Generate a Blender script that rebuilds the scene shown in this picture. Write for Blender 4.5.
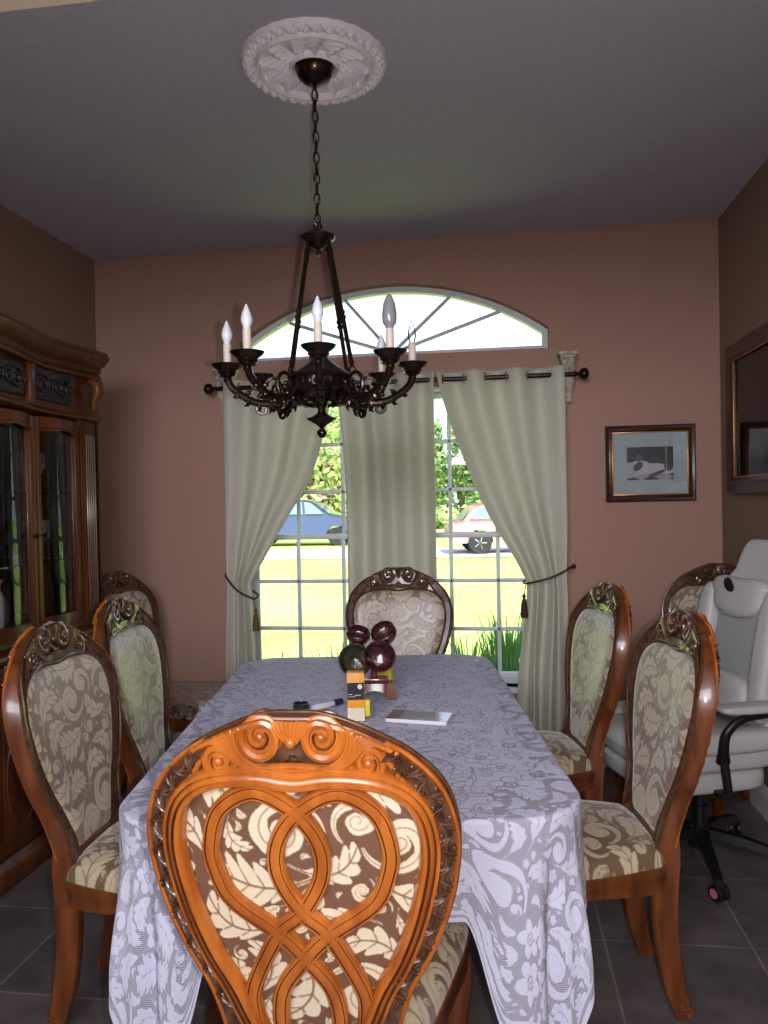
import bpy, bmesh, math, random
import numpy as np
from math import sin, cos, pi, radians as R_, sqrt, atan2
from mathutils import Vector, Matrix, noise
C = bpy.context.scene.collection
SC = bpy.context.scene
for o in list(bpy.data.objects): bpy.data.objects.remove(o)

# ------------------------------------------------ camera
EYE = 1.445; YAW = R_(7.9); PITCH = R_(-.82); ROLL = .02
CY, SY = cos(YAW), sin(YAW)
def W(u, v): return (u*CY - v*SY, u*SY + v*CY)      # table-aligned axes -> room axes
cam_d = bpy.data.cameras.new('camera'); cam = bpy.data.objects.new('camera', cam_d); C.objects.link(cam)
cam_d.sensor_fit = 'VERTICAL'; cam_d.sensor_height = 32; cam_d.lens = 770/1024*32
cam_d.clip_start = .02; cam_d.clip_end = 500
fw = Vector((0, cos(PITCH), sin(PITCH))); r0 = Vector((1, 0, 0)); u0 = r0.cross(fw)
Rv = cos(ROLL)*r0 - sin(ROLL)*u0; Uv = sin(ROLL)*r0 + cos(ROLL)*u0
Mx = Matrix((Rv, Uv, -fw)).transposed().to_4x4()
cam.matrix_world = Matrix.Translation((0, 0, EYE)) @ Matrix.Rotation(YAW, 4, 'Z') @ Mx
SC.camera = cam
# ------------------------------------------------ light and exposure
SC.view_settings.view_transform = 'Standard'; SC.view_settings.look = 'None'
SC.view_settings.exposure = 0.0; SC.view_settings.gamma = 1; SC.view_settings.use_curve_mapping = False
SC.cycles.use_denoising = True
SC.cycles.max_bounces = 10; SC.cycles.diffuse_bounces = 5; SC.cycles.glossy_bounces = 5
SC.cycles.transparent_max_bounces = 24; SC.cycles.transmission_bounces = 8
SC.cycles.sample_clamp_indirect = 4; SC.cycles.caustics_reflective = False; SC.cycles.caustics_refractive = False
wd = bpy.data.worlds.new('sky'); SC.world = wd; wd.use_nodes = True
nt = wd.node_tree; nt.nodes.clear()
out = nt.nodes.new('ShaderNodeOutputWorld'); bg = nt.nodes.new('ShaderNodeBackground')
tc = nt.nodes.new('ShaderNodeTexCoord'); sp = nt.nodes.new('ShaderNodeSeparateXYZ'); cr = nt.nodes.new('ShaderNodeValToRGB')
nt.links.new(tc.outputs['Generated'], sp.inputs[0]); nt.links.new(sp.outputs['Z'], cr.inputs[0])
cr.color_ramp.elements[0].position = 0.0; cr.color_ramp.elements[0].color = (.80, .92, 1, 1)
cr.color_ramp.elements[1].position = .6; cr.color_ramp.elements[1].color = (.46, .68, 1, 1)
nt.links.new(cr.outputs[0], bg.inputs[0]); nt.links.new(bg.outputs[0], out.inputs[0]); bg.inputs[1].default_value = 2.3
def light(name, kind, loc, power, color, **k):
    d = bpy.data.lights.new(name, kind); o = bpy.data.objects.new(name, d); C.objects.link(o)
    o.location = loc; d.energy = power; d.color = color
    for a, b in k.items(): setattr(d, a, b)
    return o
sun = light('sun', 'SUN', (0, 0, 10), 11, (1, .96, .88), angle=R_(.6))
sun.rotation_euler = Vector((-.35, .75, -1.0)).to_track_quat('-Z', 'Y').to_euler()
fx, fy = W(.055, .02)
flash = light('camera_flash', 'POINT', (fx, fy, EYE - .012), 74, (1, .93, .90), shadow_soft_size=.012)
# unseen fill lamp added behind the camera to lift the room's ambient light
fill = light('fill_light', 'AREA', (-.5, -1.6, 2.5), 40, (.90, .91, 1), shape='RECTANGLE', size=2.0, size_y=1.2)
fill.rotation_euler = (R_(78), 0, 0); fill.data.spread = R_(95)

# ------------------------------------------------ materials
def new_mat(name):
    m = bpy.data.materials.new(name); m.use_nodes = True
    nt = m.node_tree; b = nt.nodes['Principled BSDF']; return m, nt, b
def srgb(r, g, b):
    f = lambda c: (c/255/12.92) if c/255 <= .04045 else ((c/255+.055)/1.055)**2.4
    return (f(r), f(g), f(b), 1)
def mat(name, col, rough=.5, metal=0, var=0, vs=8, stretch=(1, 1, 1), bump=0, bs=60, coat=0, sheen=0, trans=0, spec=.5, col2=None, detail=4, bdist=.004, ior=1.5):
    m, nt, b = new_mat(name); L = nt.links
    b.inputs['Base Color'].default_value = col
    b.inputs['Roughness'].default_value = rough; b.inputs['Metallic'].default_value = metal
    b.inputs['Coat Weight'].default_value = coat; b.inputs['Coat Roughness'].default_value = .12
    b.inputs['Sheen Weight'].default_value = sheen; b.inputs['Transmission Weight'].default_value = trans
    b.inputs['Specular IOR Level'].default_value = spec; b.inputs['IOR'].default_value = ior
    tc = nt.nodes.new('ShaderNodeTexCoord')
    mp = nt.nodes.new('ShaderNodeMapping'); mp.inputs['Scale'].default_value = stretch; L.new(tc.outputs['Object'], mp.inputs[0])
    n = nt.nodes.new('ShaderNodeTexNoise'); n.inputs['Scale'].default_value = vs; n.inputs['Detail'].default_value = detail
    L.new(mp.outputs[0], n.inputs['Vector'])
    c2 = col2 or tuple(c*(1-var) for c in col[:3]) + (1,)
    r = nt.nodes.new('ShaderNodeValToRGB'); r.color_ramp.elements[0].position = .35; r.color_ramp.elements[1].position = .65
    r.color_ramp.elements[0].color = c2; r.color_ramp.elements[1].color = col
    L.new(n.outputs[0], r.inputs[0]); L.new(r.outputs[0], b.inputs['Base Color'])
    if bump:
        n2 = nt.nodes.new('ShaderNodeTexNoise'); n2.inputs['Scale'].default_value = bs; n2.inputs['Detail'].default_value = 3
        L.new(tc.outputs['Object'], n2.inputs['Vector'])
        bp = nt.nodes.new('ShaderNodeBump'); bp.inputs['Strength'].default_value = bump; bp.inputs['Distance'].default_value = bdist
        L.new(n2.outputs[0], bp.inputs['Height']); L.new(bp.outputs[0], b.inputs['Normal'])
    return m
def attr_mat(name, stops, rough=(.5, .5), sheen=0, bump=0, spec=.5, coat=0, weave=0):
    """colour follows the woven pattern stored on the mesh"""
    m, nt, b = new_mat(name); L = nt.links
    a = nt.nodes.new('ShaderNodeAttribute'); a.attribute_name = 'pattern'
    r = nt.nodes.new('ShaderNodeValToRGB'); e = r.color_ramp.elements
    e[0].position, e[0].color = stops[0]; e[1].position, e[1].color = stops[-1]
    for p, c in stops[1:-1]:
        x = e.new(p); x.color = c
    L.new(a.outputs['Fac'], r.inputs[0]); L.new(r.outputs[0], b.inputs['Base Color'])
    mr = nt.nodes.new('ShaderNodeMapRange'); mr.inputs['To Min'].default_value = rough[0]; mr.inputs['To Max'].default_value = rough[1]
    L.new(a.outputs['Fac'], mr.inputs[0]); L.new(mr.outputs[0], b.inputs['Roughness'])
    b.inputs['Sheen Weight'].default_value = sheen; b.inputs['Specular IOR Level'].default_value = spec
    b.inputs['Sheen Roughness'].default_value = .35
    b.inputs['Coat Weight'].default_value = coat
    if bump:
        bp = nt.nodes.new('ShaderNodeBump'); bp.inputs['Strength'].default_value = bump; bp.inputs['Distance'].default_value = .003
        L.new(a.outputs['Fac'], bp.inputs['Height']); L.new(bp.outputs[0], b.inputs['Normal'])
    return m
def glass_mat(name, tint=(1, 1, 1, 1), refl=.06, rough=.02):
    m, nt, b = new_mat(name); L = nt.links
    t = nt.nodes.new('ShaderNodeBsdfTransparent'); t.inputs[0].default_value = tint
    g = nt.nodes.new('ShaderNodeBsdfGlossy'); g.inputs['Roughness'].default_value = rough
    f = nt.nodes.new('ShaderNodeFresnel'); f.inputs[0].default_value = 1.45
    mx = nt.nodes.new('ShaderNodeMixShader'); L.new(f.outputs[0], mx.inputs[0]); L.new(t.outputs[0], mx.inputs[1]); L.new(g.outputs[0], mx.inputs[2])
    L.new(mx.outputs[0], nt.nodes['Material Output'].inputs[0]); nt.nodes.remove(b)
    return m
WOODC = srgb(186, 106, 38)
m_wood = mat('honey_wood', WOODC, .32, var=0, col2=srgb(150, 78, 24), vs=5, stretch=(6, 6, .8), coat=.6, bump=.05, bs=90)
m_wood_side = mat('chair_wood', srgb(122, 66, 28), .38, col2=srgb(86, 43, 17), vs=5, stretch=(6, 6, .8), coat=.5)
m_groove = mat('glaze_dark_wood', srgb(84, 44, 24), .3, var=.4, vs=30, coat=.6)
m_carve = mat('carved_dark_wood', srgb(100, 68, 48), .34, col2=srgb(56, 32, 22), vs=40, coat=.5)
m_gilt = mat('gilded_carving', srgb(96, 64, 40), .3, metal=0, col2=srgb(64, 36, 22), vs=55, coat=.9)
m_fab_r = attr_mat('damask_back', [(0, srgb(112, 80, 62)), (.5, srgb(150, 128, 104)), (1, srgb(216, 203, 176))], (.55, .7), bump=.35)
m_fab = attr_mat('damask_seat', [(0, srgb(114, 92, 70)), (.5, srgb(146, 128, 102)), (1, srgb(196, 182, 152))], (.36, .5), sheen=.5, bump=.25, spec=.7)
m_fab_f = attr_mat('damask_back_cushion', [(0, srgb(142, 124, 108)), (.5, srgb(164, 148, 128)), (1, srgb(202, 190, 168))], (.34, .46), sheen=.6, bump=.22, spec=.8)
m_wall = mat('painted_wall', srgb(180, 140, 126), .8, var=.16, vs=120, bump=.35, bs=130, bdist=.003, detail=2)
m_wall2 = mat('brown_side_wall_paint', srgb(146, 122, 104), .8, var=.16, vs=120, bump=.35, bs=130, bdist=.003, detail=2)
m_ceil = mat('ceiling_paint', srgb(186, 186, 202), .9, var=.08, vs=60, bump=.25, bs=110)
m_white = mat('white_paint', srgb(222, 222, 224), .5, var=.05, vs=20)
m_vinyl = mat('white_vinyl', srgb(214, 222, 226), .4, var=.05, vs=20)
m_plaster = mat('white_plaster', srgb(244, 240, 248), .7, var=.06, vs=60)
m_bronze = mat('dark_bronze', srgb(62, 44, 32), .27, metal=.75, col2=srgb(34, 24, 18), vs=40, bump=.15, bs=120, coat=.3)
m_rod = mat('rod_metal', srgb(58, 48, 44), .3, metal=.8, var=.3)
m_grom = mat('nickel_ring', srgb(190, 188, 184), .25, metal=.9, var=.1)
m_candle = mat('ivory_candle_sleeve', srgb(226, 214, 198), .5, var=.06)
m_bulb = mat('frosted_bulb', srgb(236, 240, 248), .25, var=.02, coat=.4)
m_bulb_g = mat('grey_bulb', srgb(150, 150, 152), .2, var=.05, coat=.5)
m_glass = glass_mat('clear_glass')
m_blackp = mat('black_plastic', srgb(24, 23, 26), .4, var=.3, vs=30)
m_leather = mat('white_faux_leather', srgb(200, 200, 200), .45, var=.06, vs=6, bump=.12, bs=150)
m_leather2 = mat('perforated_grey_leather', srgb(176, 178, 180), .5, var=.12, vs=120, bump=.3, bs=300)
m_seam = mat('dark_piping', srgb(60, 58, 60), .6, var=.2)
m_pink = mat('pink_wheel_disc', srgb(206, 120, 130), .4, var=.1)
m_cord = mat('brown_cord', srgb(66, 44, 34), .7, var=.3, vs=200)

# ------------------------------------------------ mesh helper
class M:
    def __init__(s): s.v = []; s.f = []; s.m = []; s.col = {}
    def add(s, vs, fs, m=0):
        b = len(s.v); s.v.extend([tuple(map(float, p)) for p in vs]); s.f.extend([tuple(i+b for i in q) for q in fs]); s.m.extend([m]*len(fs)); return b
    def box(s, c, d, bev=0, m=0, rot=None, seg=2):
        bm = bmesh.new(); bmesh.ops.create_cube(bm, size=1)
        for v in bm.verts: v.co = Vector((v.co.x*d[0], v.co.y*d[1], v.co.z*d[2]))
        if bev: bmesh.ops.bevel(bm, geom=bm.edges[:], offset=min(bev, min(d)*.45), segments=seg, profile=.5, affect='EDGES')
        bm.verts.index_update(); vs = []
        for v in bm.verts:
            p = v.co.copy()
            if rot: p = rot @ p
            vs.append(p + Vector(c))
        s.add(vs, [[v.index for v in f.verts] for f in bm.faces], m); bm.free(); return s
    def tube(s, pts, rad, n=8, m=0, closed=False, caps=True, flat=1):
        P = [Vector(p) for p in pts]; k = len(P)
        rad = [float(q) for q in rad] if hasattr(rad, '__len__') else [float(rad)]*k
        T = []
        for i in range(k):
            a = P[(i-1) % k] if closed or i > 0 else P[0]; b = P[(i+1) % k] if closed or i < k-1 else P[-1]
            t = (b-a); T.append(t.normalized() if t.length > 1e-9 else Vector((0, 0, 1)))
        up = Vector((0, 0, 1)) if abs(T[0].z) < .9 else Vector((0, 1, 0))
        N = (up - up.dot(T[0])*T[0]).normalized(); vs = []
        for i in range(k):
            N = (N - N.dot(T[i])*T[i]).normalized(); B = T[i].cross(N)
            for j in range(n):
                a = 2*pi*j/n; vs.append(P[i] + rad[i]*(cos(a)*N + sin(a)*B*flat))
        fs = []
        for i in range(k if closed else k-1):
            for j in range(n):
                a = i*n+j; b = i*n+(j+1) % n; i2 = (i+1) % k
                fs.append((a, b, i2*n+(j+1) % n, i2*n+j))
        if not closed and caps: fs += [tuple(range(n-1, -1, -1)), tuple((k-1)*n+j for j in range(n))]
        s.add(vs, fs, m); return s
    def sweep(s, P, B, N, prof, m=0, closed=False, mats=None, caps=True, closedprof=True):
        k = len(P); vs = []
        for i in range(k):
            pr = prof(i/(k-1)) if callable(prof) else prof
            for a, b in pr: vs.append(Vector(P[i]) + Vector(B[i])*a + Vector(N[i])*b)
        n = len(vs)//k
        nn = n if closedprof else n-1
        for i in range(k if closed else k-1):
            pass
        fs = []; mm = []
        for i in range(k if closed else k-1):
            for j in range(nn):
                i2 = (i+1) % k; j2 = (j+1) % n
                fs.append((i*n+j, i*n+j2, i2*n+j2, i2*n+j)); mm.append(mats[j] if mats else m)
        if not closed and caps and closedprof: fs += [tuple(range(n-1, -1, -1)), tuple((k-1)*n+j for j in range(n))]; mm += [m, m]
        s.add(vs, fs); s.m[-len(fs):] = mm; return s
    def lathe(s, prof, c=(0, 0, 0), n=24, m=0, rot=None, sc=(1, 1)):
        vs = []; k = len(prof)
        for r, z in prof:
            for j in range(n):
                a = 2*pi*j/n; p = Vector((r*cos(a)*sc[0], r*sin(a)*sc[1], z))
                if rot: p = rot @ p
                vs.append(p + Vector(c))
        fs = [(i*n+j, i*n+(j+1) % n, (i+1)*n+(j+1) % n, (i+1)*n+j) for i in range(k-1) for j in range(n)]
        if prof[0][0] > 1e-5: fs.append(tuple(range(n-1, -1, -1)))
        if prof[-1][0] > 1e-5: fs.append(tuple((k-1)*n+j for j in range(n)))
        s.add(vs, fs, m); return s
    def ell(s, c, r, m=0, rot=None, n=10, k=6):
        prof = [(sin(pi*i/k), -cos(pi*i/k)) for i in range(k+1)]; vs = []
        for a, z in prof:
            for j in range(n):
                t = 2*pi*j/n; p = Vector((a*cos(t)*r[0], a*sin(t)*r[1], z*r[2]))
                if rot: p = rot @ p
                vs.append(p + Vector(c))
        s.add(vs, [(i*n+j, i*n+(j+1) % n, (i+1)*n+(j+1) % n, (i+1)*n+j) for i in range(k) for j in range(n)], m); return s
    def grid(s, P, m=0, flip=False, closed_u=False):
        """P: array (nu, nv, 3)"""
        nu, nv = P.shape[:2]; b = len(s.v)
        s.v.extend(map(tuple, P.reshape(-1, 3).tolist()))
        fs = []
        for i in range(nu if closed_u else nu-1):
            i2 = (i+1) % nu
            for j in range(nv-1):
                q = (b+i*nv+j, b+i2*nv+j, b+i2*nv+j+1, b+i*nv+j+1)
                fs.append(q[::-1] if flip else q)
        s.f.extend(fs); s.m.extend([m]*len(fs)); return b
    def build(s, name, mats, parent=None, smooth=40, pattern=None, uv=None, loc=None, clean=True):
        me = bpy.data.meshes.new(name); me.from_pydata(s.v, [], s.f)
        for mt in (mats if isinstance(mats, (list, tuple)) else [mats]): me.materials.append(mt)
        me.polygons.foreach_set('material_index', s.m)
        if pattern is not None:
            a = me.attributes.new('pattern', 'FLOAT', 'POINT'); a.data.foreach_set('value', np.asarray(pattern, dtype=np.float32))
        if uv is not None:
            a = me.attributes.new('cloth', 'FLOAT_VECTOR', 'POINT'); a.data.foreach_set('vector', np.asarray(uv, dtype=np.float32).ravel())
        if pattern is None and clean:
            bm = bmesh.new(); bm.from_mesh(me)
            bmesh.ops.remove_doubles(bm, verts=bm.verts, dist=1e-6)
            bmesh.ops.recalc_face_normals(bm, faces=bm.faces); bm.to_mesh(me); bm.free()
        if smooth:
            me.shade_smooth(); me.set_sharp_from_angle(angle=R_(smooth))
        me.update()
        o = bpy.data.objects.new(name, me); C.objects.link(o)
        if parent: o.parent = parent
        if loc: o.location = loc
        return o
def tag(o, label=None, cat=None, group=None, kind=None):
    if label: o['label'] = label
    if cat: o['category'] = cat
    if group: o['group'] = group
    if kind: o['kind'] = kind
    return o
def thing(name, loc=(0, 0, 0), rz=0, label=None, cat=None, group=None):
    o = bpy.data.objects.new(name, None); C.objects.link(o); o.location = loc; o.rotation_euler = (0, 0, rz); o.empty_display_size = .1
    return tag(o, label, cat, group)
def copy_tree(o, parent=None):
    c = o.copy(); C.objects.link(c)
    if parent: c.parent = parent
    for ch in list(o.children): copy_tree(ch, c)
    return c
def cat_rom(pts, n=10, closed=False):
    P = [Vector(p) for p in pts]; k = len(P); res = []
    rng = range(k if closed else k-1)
    for i in rng:
        g = lambda q: P[q % k] if closed else P[max(0, min(k-1, q))]
        a, b, c, d = g(i-1), g(i), g(i+1), g(i+2)
        for j in range(n):
            t = j/n; res.append(.5*((2*b)+(c-a)*t+(2*a-5*b+4*c-d)*t*t+(3*b-a-3*c+d)*t**3))
    if not closed: res.append(P[-1])
    return res

# ------------------------------------------------ structure
XL, XR, YB, YR, HC = -2.262, 1.198, 4.233, -2.4, 2.878
def struct(mb, name, m, **k): o = mb.build(name, m, **k); o['kind'] = 'structure'; return o
def wall_holes(name, outer, holes, y0, th, m):
    bm = bmesh.new()
    for loop in [outer]+holes:
        vs = [bm.verts.new((x, y0, z)) for x, z in loop]
        for i in range(len(vs)): bm.edges.new((vs[i], vs[(i+1) % len(vs)]))
    bmesh.ops.triangle_fill(bm, edges=bm.edges[:], use_beauty=True)
    r = bmesh.ops.extrude_face_region(bm, geom=bm.faces[:])
    for e in r['geom']:
        if isinstance(e, bmesh.types.BMVert): e.co.y += th
    bmesh.ops.recalc_face_normals(bm, faces=bm.faces)
    me = bpy.data.meshes.new(name); bm.to_mesh(me); bm.free(); me.materials.append(m)
    o = bpy.data.objects.new(name, me); C.objects.link(o); o['kind'] = 'structure'; return o
WX0, WX1, WZ0, WZ1 = -1.395, .325, .42, 2.075          # lower window opening
AZ0, AZS, AZT = 2.25, 2.365, 2.645                      # fanlight: base, spring, crown
acx = (WX0+WX1)/2; ahw = (WX1-WX0)/2
def arch_pts(inset=0, n=28):
    h = AZT-AZS; rad = (ahw**2+h*h)/(2*h); cz = AZT-rad
    r = rad-inset; x1 = ahw-inset; a1 = math.asin(x1/r)
    top = [(acx+r*sin(a1-2*a1*i/n), cz+r*cos(a1-2*a1*i/n)) for i in range(n+1)]
    return [(acx-x1, AZ0+inset), (acx+x1, AZ0+inset)] + top
wall_holes('wall_back', [(XL-.2, -.2), (XR+.2, -.2), (XR+.2, HC+.2), (XL-.2, HC+.2)],
           [[(WX0, WZ0), (WX1, WZ0), (WX1, WZ1), (WX0, WZ1)], arch_pts()], YB, .15, m_wall)
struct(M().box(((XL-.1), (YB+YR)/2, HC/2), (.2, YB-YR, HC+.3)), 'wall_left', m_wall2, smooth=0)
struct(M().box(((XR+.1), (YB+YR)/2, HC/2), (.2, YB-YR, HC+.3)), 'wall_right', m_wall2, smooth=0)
struct(M().box(((XL+XR)/2, YR-.1, HC/2), (XR-XL+.4, .2, HC+.3)), 'wall_rear', m_wall, smooth=0)
struct(M().box(((XL+XR)/2, (YB+YR)/2+.05, HC+.1), (XR-XL+.4, YB-YR+.4, .2)), 'ceiling', m_ceil, smooth=0)
# header over the opening the photo is taken through
m_header = mat('header_paint', srgb(214, 196, 176), .8, var=.05, vs=40)
HZ = 2.44
struct(M().box(((XL+XR)/2, 1.44-.11, (HZ+HC)/2+.0), (XR-XL, .22, HC-HZ)), 'trim_1', m_header, smooth=0)
# floor: slate-grey stone tile
m_floor, nt, b = new_mat('stone_tile'); L = nt.links
tcn = nt.nodes.new('ShaderNodeTexCoord'); br = nt.nodes.new('ShaderNodeTexBrick')
mp = nt.nodes.new('ShaderNodeMapping'); mp.inputs['Rotation'].default_value = (0, 0, R_(0)); mp.inputs['Location'].default_value = (.12, .2, 0)
L.new(tcn.outputs['Object'], mp.inputs[0]); L.new(mp.outputs[0], br.inputs['Vector'])
br.inputs['Scale'].default_value = 1; br.inputs['Brick Width'].default_value = .46; br.inputs['Row Height'].default_value = .46; br.inputs['Mortar Size'].default_value = .004
br.offset = 0; br.inputs['Color1'].default_value = srgb(118, 110, 112); br.inputs['Color2'].default_value = srgb(104, 98, 100); br.inputs['Mortar'].default_value = srgb(146, 138, 134)
nz = nt.nodes.new('ShaderNodeTexNoise'); nz.inputs['Scale'].default_value = 5; nz.inputs['Detail'].default_value = 9; nz.inputs['Roughness'].default_value = .65; L.new(tcn.outputs['Object'], nz.inputs['Vector'])
rr = nt.nodes.new('ShaderNodeValToRGB'); rr.color_ramp.elements[0].position = .35; rr.color_ramp.elements[1].position = .68
rr.color_ramp.elements[0].color = (.45, .42, .43, 1); rr.color_ramp.elements[1].color = (1, .97, .95, 1); L.new(nz.outputs[0], rr.inputs[0])
mxx = nt.nodes.new('ShaderNodeMixRGB'); mxx.blend_type = 'MULTIPLY'; mxx.inputs[0].default_value = .9; L.new(br.outputs[0], mxx.inputs[1]); L.new(rr.outputs[0], mxx.inputs[2])
L.new(mxx.outputs[0], b.inputs['Base Color']); b.inputs['Roughness'].default_value = .42
bpn = nt.nodes.new('ShaderNodeBump'); bpn.inputs['Strength'].default_value = .25; bpn.inputs['Distance'].default_value = .005; L.new(nz.outputs[0], bpn.inputs['Height']); L.new(bpn.outputs[0], b.inputs['Normal'])
struct(M().box(((XL+XR)/2, (YB+YR)/2, -.05), (XR-XL+.4, YB-YR+.3, .1)), 'floor', m_floor, smooth=0)
# baseboards
def bboard(name, x0, y0, x1, y1, nx, ny):
    prof = [(0, 0), (.016, 0), (.016, .10), (.011, .118), (.006, .13), (0, .134)]
    mb = M(); mb.sweep([(x0, y0, 0), (x1, y1, 0)], [(nx, ny, 0)]*2, [(0, 0, 1)]*2, prof); struct(mb, name, m_white, smooth=0)
bboard('baseboard_back', XL, YB, XR, YB, 0, -1)
bboard('baseboard_left', XL, YR, XL, YB, 1, 0)
bboard('baseboard_right', XR, YR, XR, YB, -1, 0)

# windows
YG = YB+.105
def window_lower():
    root = thing('window_1', (acx, YG, WZ0)); root['kind'] = 'structure'
    f = M(); fw_ = .032
    def bar(x0, x1, z0, z1, d=.05, y=0, mb=f): mb.box(((x0+x1)/2-acx, y, (z0+z1)/2-WZ0), (x1-x0, d, z1-z0), .004)
    bar(WX0, WX1, WZ0, WZ0+.03, .08); bar(WX0, WX1, WZ1-.03, WZ1, .08); bar(WX0, WX0+.03, WZ0, WZ1, .08); bar(WX1-.03, WX1, WZ0, WZ1, .08)
    bar(-.575, -.485, WZ0, WZ1, .08)
    f.build('window_frame', m_vinyl, root)
    for (a, b) in ((-1.365, -.575), (-.485, .295)):
        for lo, (z0, z1) in enumerate(((.45, 1.262), (1.232, 2.045))):
            y = -.012 if lo == 0 else .012
            s = M()
            bar(a, b, z0, z0+.03, .03, y, s); bar(a, b, z1-.03, z1, .03, y, s); bar(a, a+.028, z0, z1, .03, y, s); bar(b-.028, b, z0, z1, .03, y, s)
            for i in (1, 2):
                x = a+(b-a)*i/3; bar(x-.011, x+.011, z0, z1, .018, y, s)
                z = z0+(z1-z0)*i/3; bar(a, b, z-.011, z+.011, .018, y, s)
            so = s.build('sash', m_vinyl, root)
            M().box(((a+b)/2-acx, y, (z0+z1)/2-WZ0), (b-a-.03, .004, z1-z0-.03)).build('pane', m_glass, so, smooth=0)
    s = M().box((0, -.085, -.012), (ahw*2, .15, .024), .004); s.build('window_sill', m_white, root)
window_lower()
def window_arch():
    root = thing('window_2', (acx, YG, AZ0)); root['kind'] = 'structure'
    f = M(); o_ = arch_pts(.0); i_ = arch_pts(.03)
    k = len(o_)
    for y in (-.03,):
        P = np.zeros((k, 5, 3))
        for j in range(k):
            for q, (src, yy) in enumerate(((o_, -.03), (i_, -.03), (i_, .03), (o_, .03), (o_, -.03))):
                P[j, q] = (src[j][0]-acx, yy, src[j][1]-AZ0)
        f.grid(P, closed_u=True)
    f.build('window_frame', m_vinyl, root)
    mu = M(); hx, hz = -.535, AZ0+.03
    for ex, ez in ((-1.10, 2.47), (-.80, 2.59), (-.20, 2.585), (.09, 2.49)):
        a = Vector((hx-acx, 0, hz-AZ0)); b = Vector((ex-acx, 0, ez-AZ0)); d = (b-a)
        mu.box((a+b)/2, (d.length+.06, .02, .018), .003, rot=Matrix.Rotation(-atan2(d.z, d.x), 3, 'Y'))
    mu.build('muntin', m_vinyl, root)
    g = M(); pts = arch_pts(.015); vs = [(x-acx, 0, z-AZ0) for x, z in pts]; g.add(vs, [tuple(range(len(vs)))]); g.add([(x, .004, z) for x, y, z in vs], [tuple(range(len(vs)))[::-1]])
    g.build('pane', m_glass, root, smooth=0, clean=False)
window_arch()

# ------------------------------------------------ woven acanthus pattern (leaf and scroll motifs packed on a tile)
def weave(wm, hm, px, seed, smax, smin, flowers=0, tries=2600, gap=1.5):
    rng = np.random.RandomState(seed); nx, nz = int(wm/px), int(hm/px)
    img = np.zeros((nz, nx), np.float32); occ = np.zeros((nz, nx), bool)
    for t in range(tries):
        fr = t/tries; S = (smax*(1-fr)**1.3 + smin*(1-(1-fr)**1.3)) * rng.uniform(.85, 1.15)/px
        kind = rng.choice(['leaf', 'leaf2', 'scroll', 'leaf2'] + ['flower']*flowers)
        cx, cz = rng.randint(0, nx), rng.randint(0, nz); ang = rng.uniform(0, 2*pi); fl = rng.choice([-1, 1])
        R = int(S*1.25)+3; ii = np.arange(-R, R+1); X, Z = np.meshgrid(ii, ii)
        x = (X*cos(ang)+Z*sin(ang))/S; y = fl*(-X*sin(ang)+Z*cos(ang))/S
        mg = gap/S
        def shape(x, y, mg):
            if kind in ('leaf', 'leaf2'):
                k = .55 if kind == 'leaf' else 1.1
                tt = (x+.5); yy = y-k*(x*x-.08); ad = np.abs(yy)
                q = tt-.75*ad; n = 5.0 if kind == 'leaf' else 4.0
                w = (.36 if kind == 'leaf' else .28)*np.clip(np.sin(pi*np.clip(q*.96+.05, 0, 1)), 0, 1)**.75*(.50+.50*np.abs(np.sin(pi*n*q))**.7)
                body = (ad < w+mg) & (q > -.02-mg) & (tt < 1+mg)
                stem = (ad < .035+mg) & (tt > -.18-mg) & (tt < .5)
                v = np.where(ad < .016, .35, 1.0)*np.where((np.abs(((q*n+.5) % 1)-.5) < .07) & (ad < w*.8), .5, 1.0)
                return body | stem, v
            if kind == 'scroll':
                r = np.hypot(x, y)+1e-6; th = np.arctan2(y, x) % (2*pi); b = .19; r0 = .055
                ins = r < .10+mg; vv = np.ones_like(r)
                for kk in range(2):
                    T = th+2*pi*kk
                    rr = r0*np.exp(b*T); w = .018+.017*T*(1.0-np.clip((T-8.5)/4, 0, 1))*(.75+.25*np.abs(np.sin(T*2.2)))
                    ok = (T < 4*pi-.2) & (T > .6)
                    d = np.abs(r-rr); ins |= ok & (d < w+mg); vv = np.where(ok & (d < .012), .55, vv)
                return ins, vv
            r = np.hypot(x, y)*2; th = np.arctan2(y, x); w = .55+.36*np.abs(np.cos(2.5*th))
            v = np.where(np.abs(r-.25) < .05, .15, 1.0)*np.where((np.abs(np.cos(2.5*th)) < .12) & (r > .3), .2, 1)*np.where(r < .1, .2, 1)
            return r < w+mg*2, v
        big, _ = shape(x, y, mg); iz = (Z+cz) % nz; ix = (X+cx) % nx
        if (occ[iz, ix] & big).sum() > .012*big.sum(): continue
        s, v = shape(x, y, 0)
        a = iz[s]; bb = ix[s]; img[a, bb] = np.maximum(v[s], .02); occ[iz[big], ix[big]] = True
    return img
def sample(img, px, X, Z):
    nz, nx = img.shape; fx = X/px; fz = Z/px
    i0 = np.floor(fx).astype(int); j0 = np.floor(fz).astype(int); a = fx-i0; b = fz-j0
    g = lambda j, i: img[j % nz, i % nx]
    return (g(j0, i0)*(1-a)+g(j0, i0+1)*a)*(1-b)+(g(j0+1, i0)*(1-a)+g(j0+1, i0+1)*a)*b
DAM = weave(.52, .64, .0015, 5, .125, .016, tries=7000, gap=.9)

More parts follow.
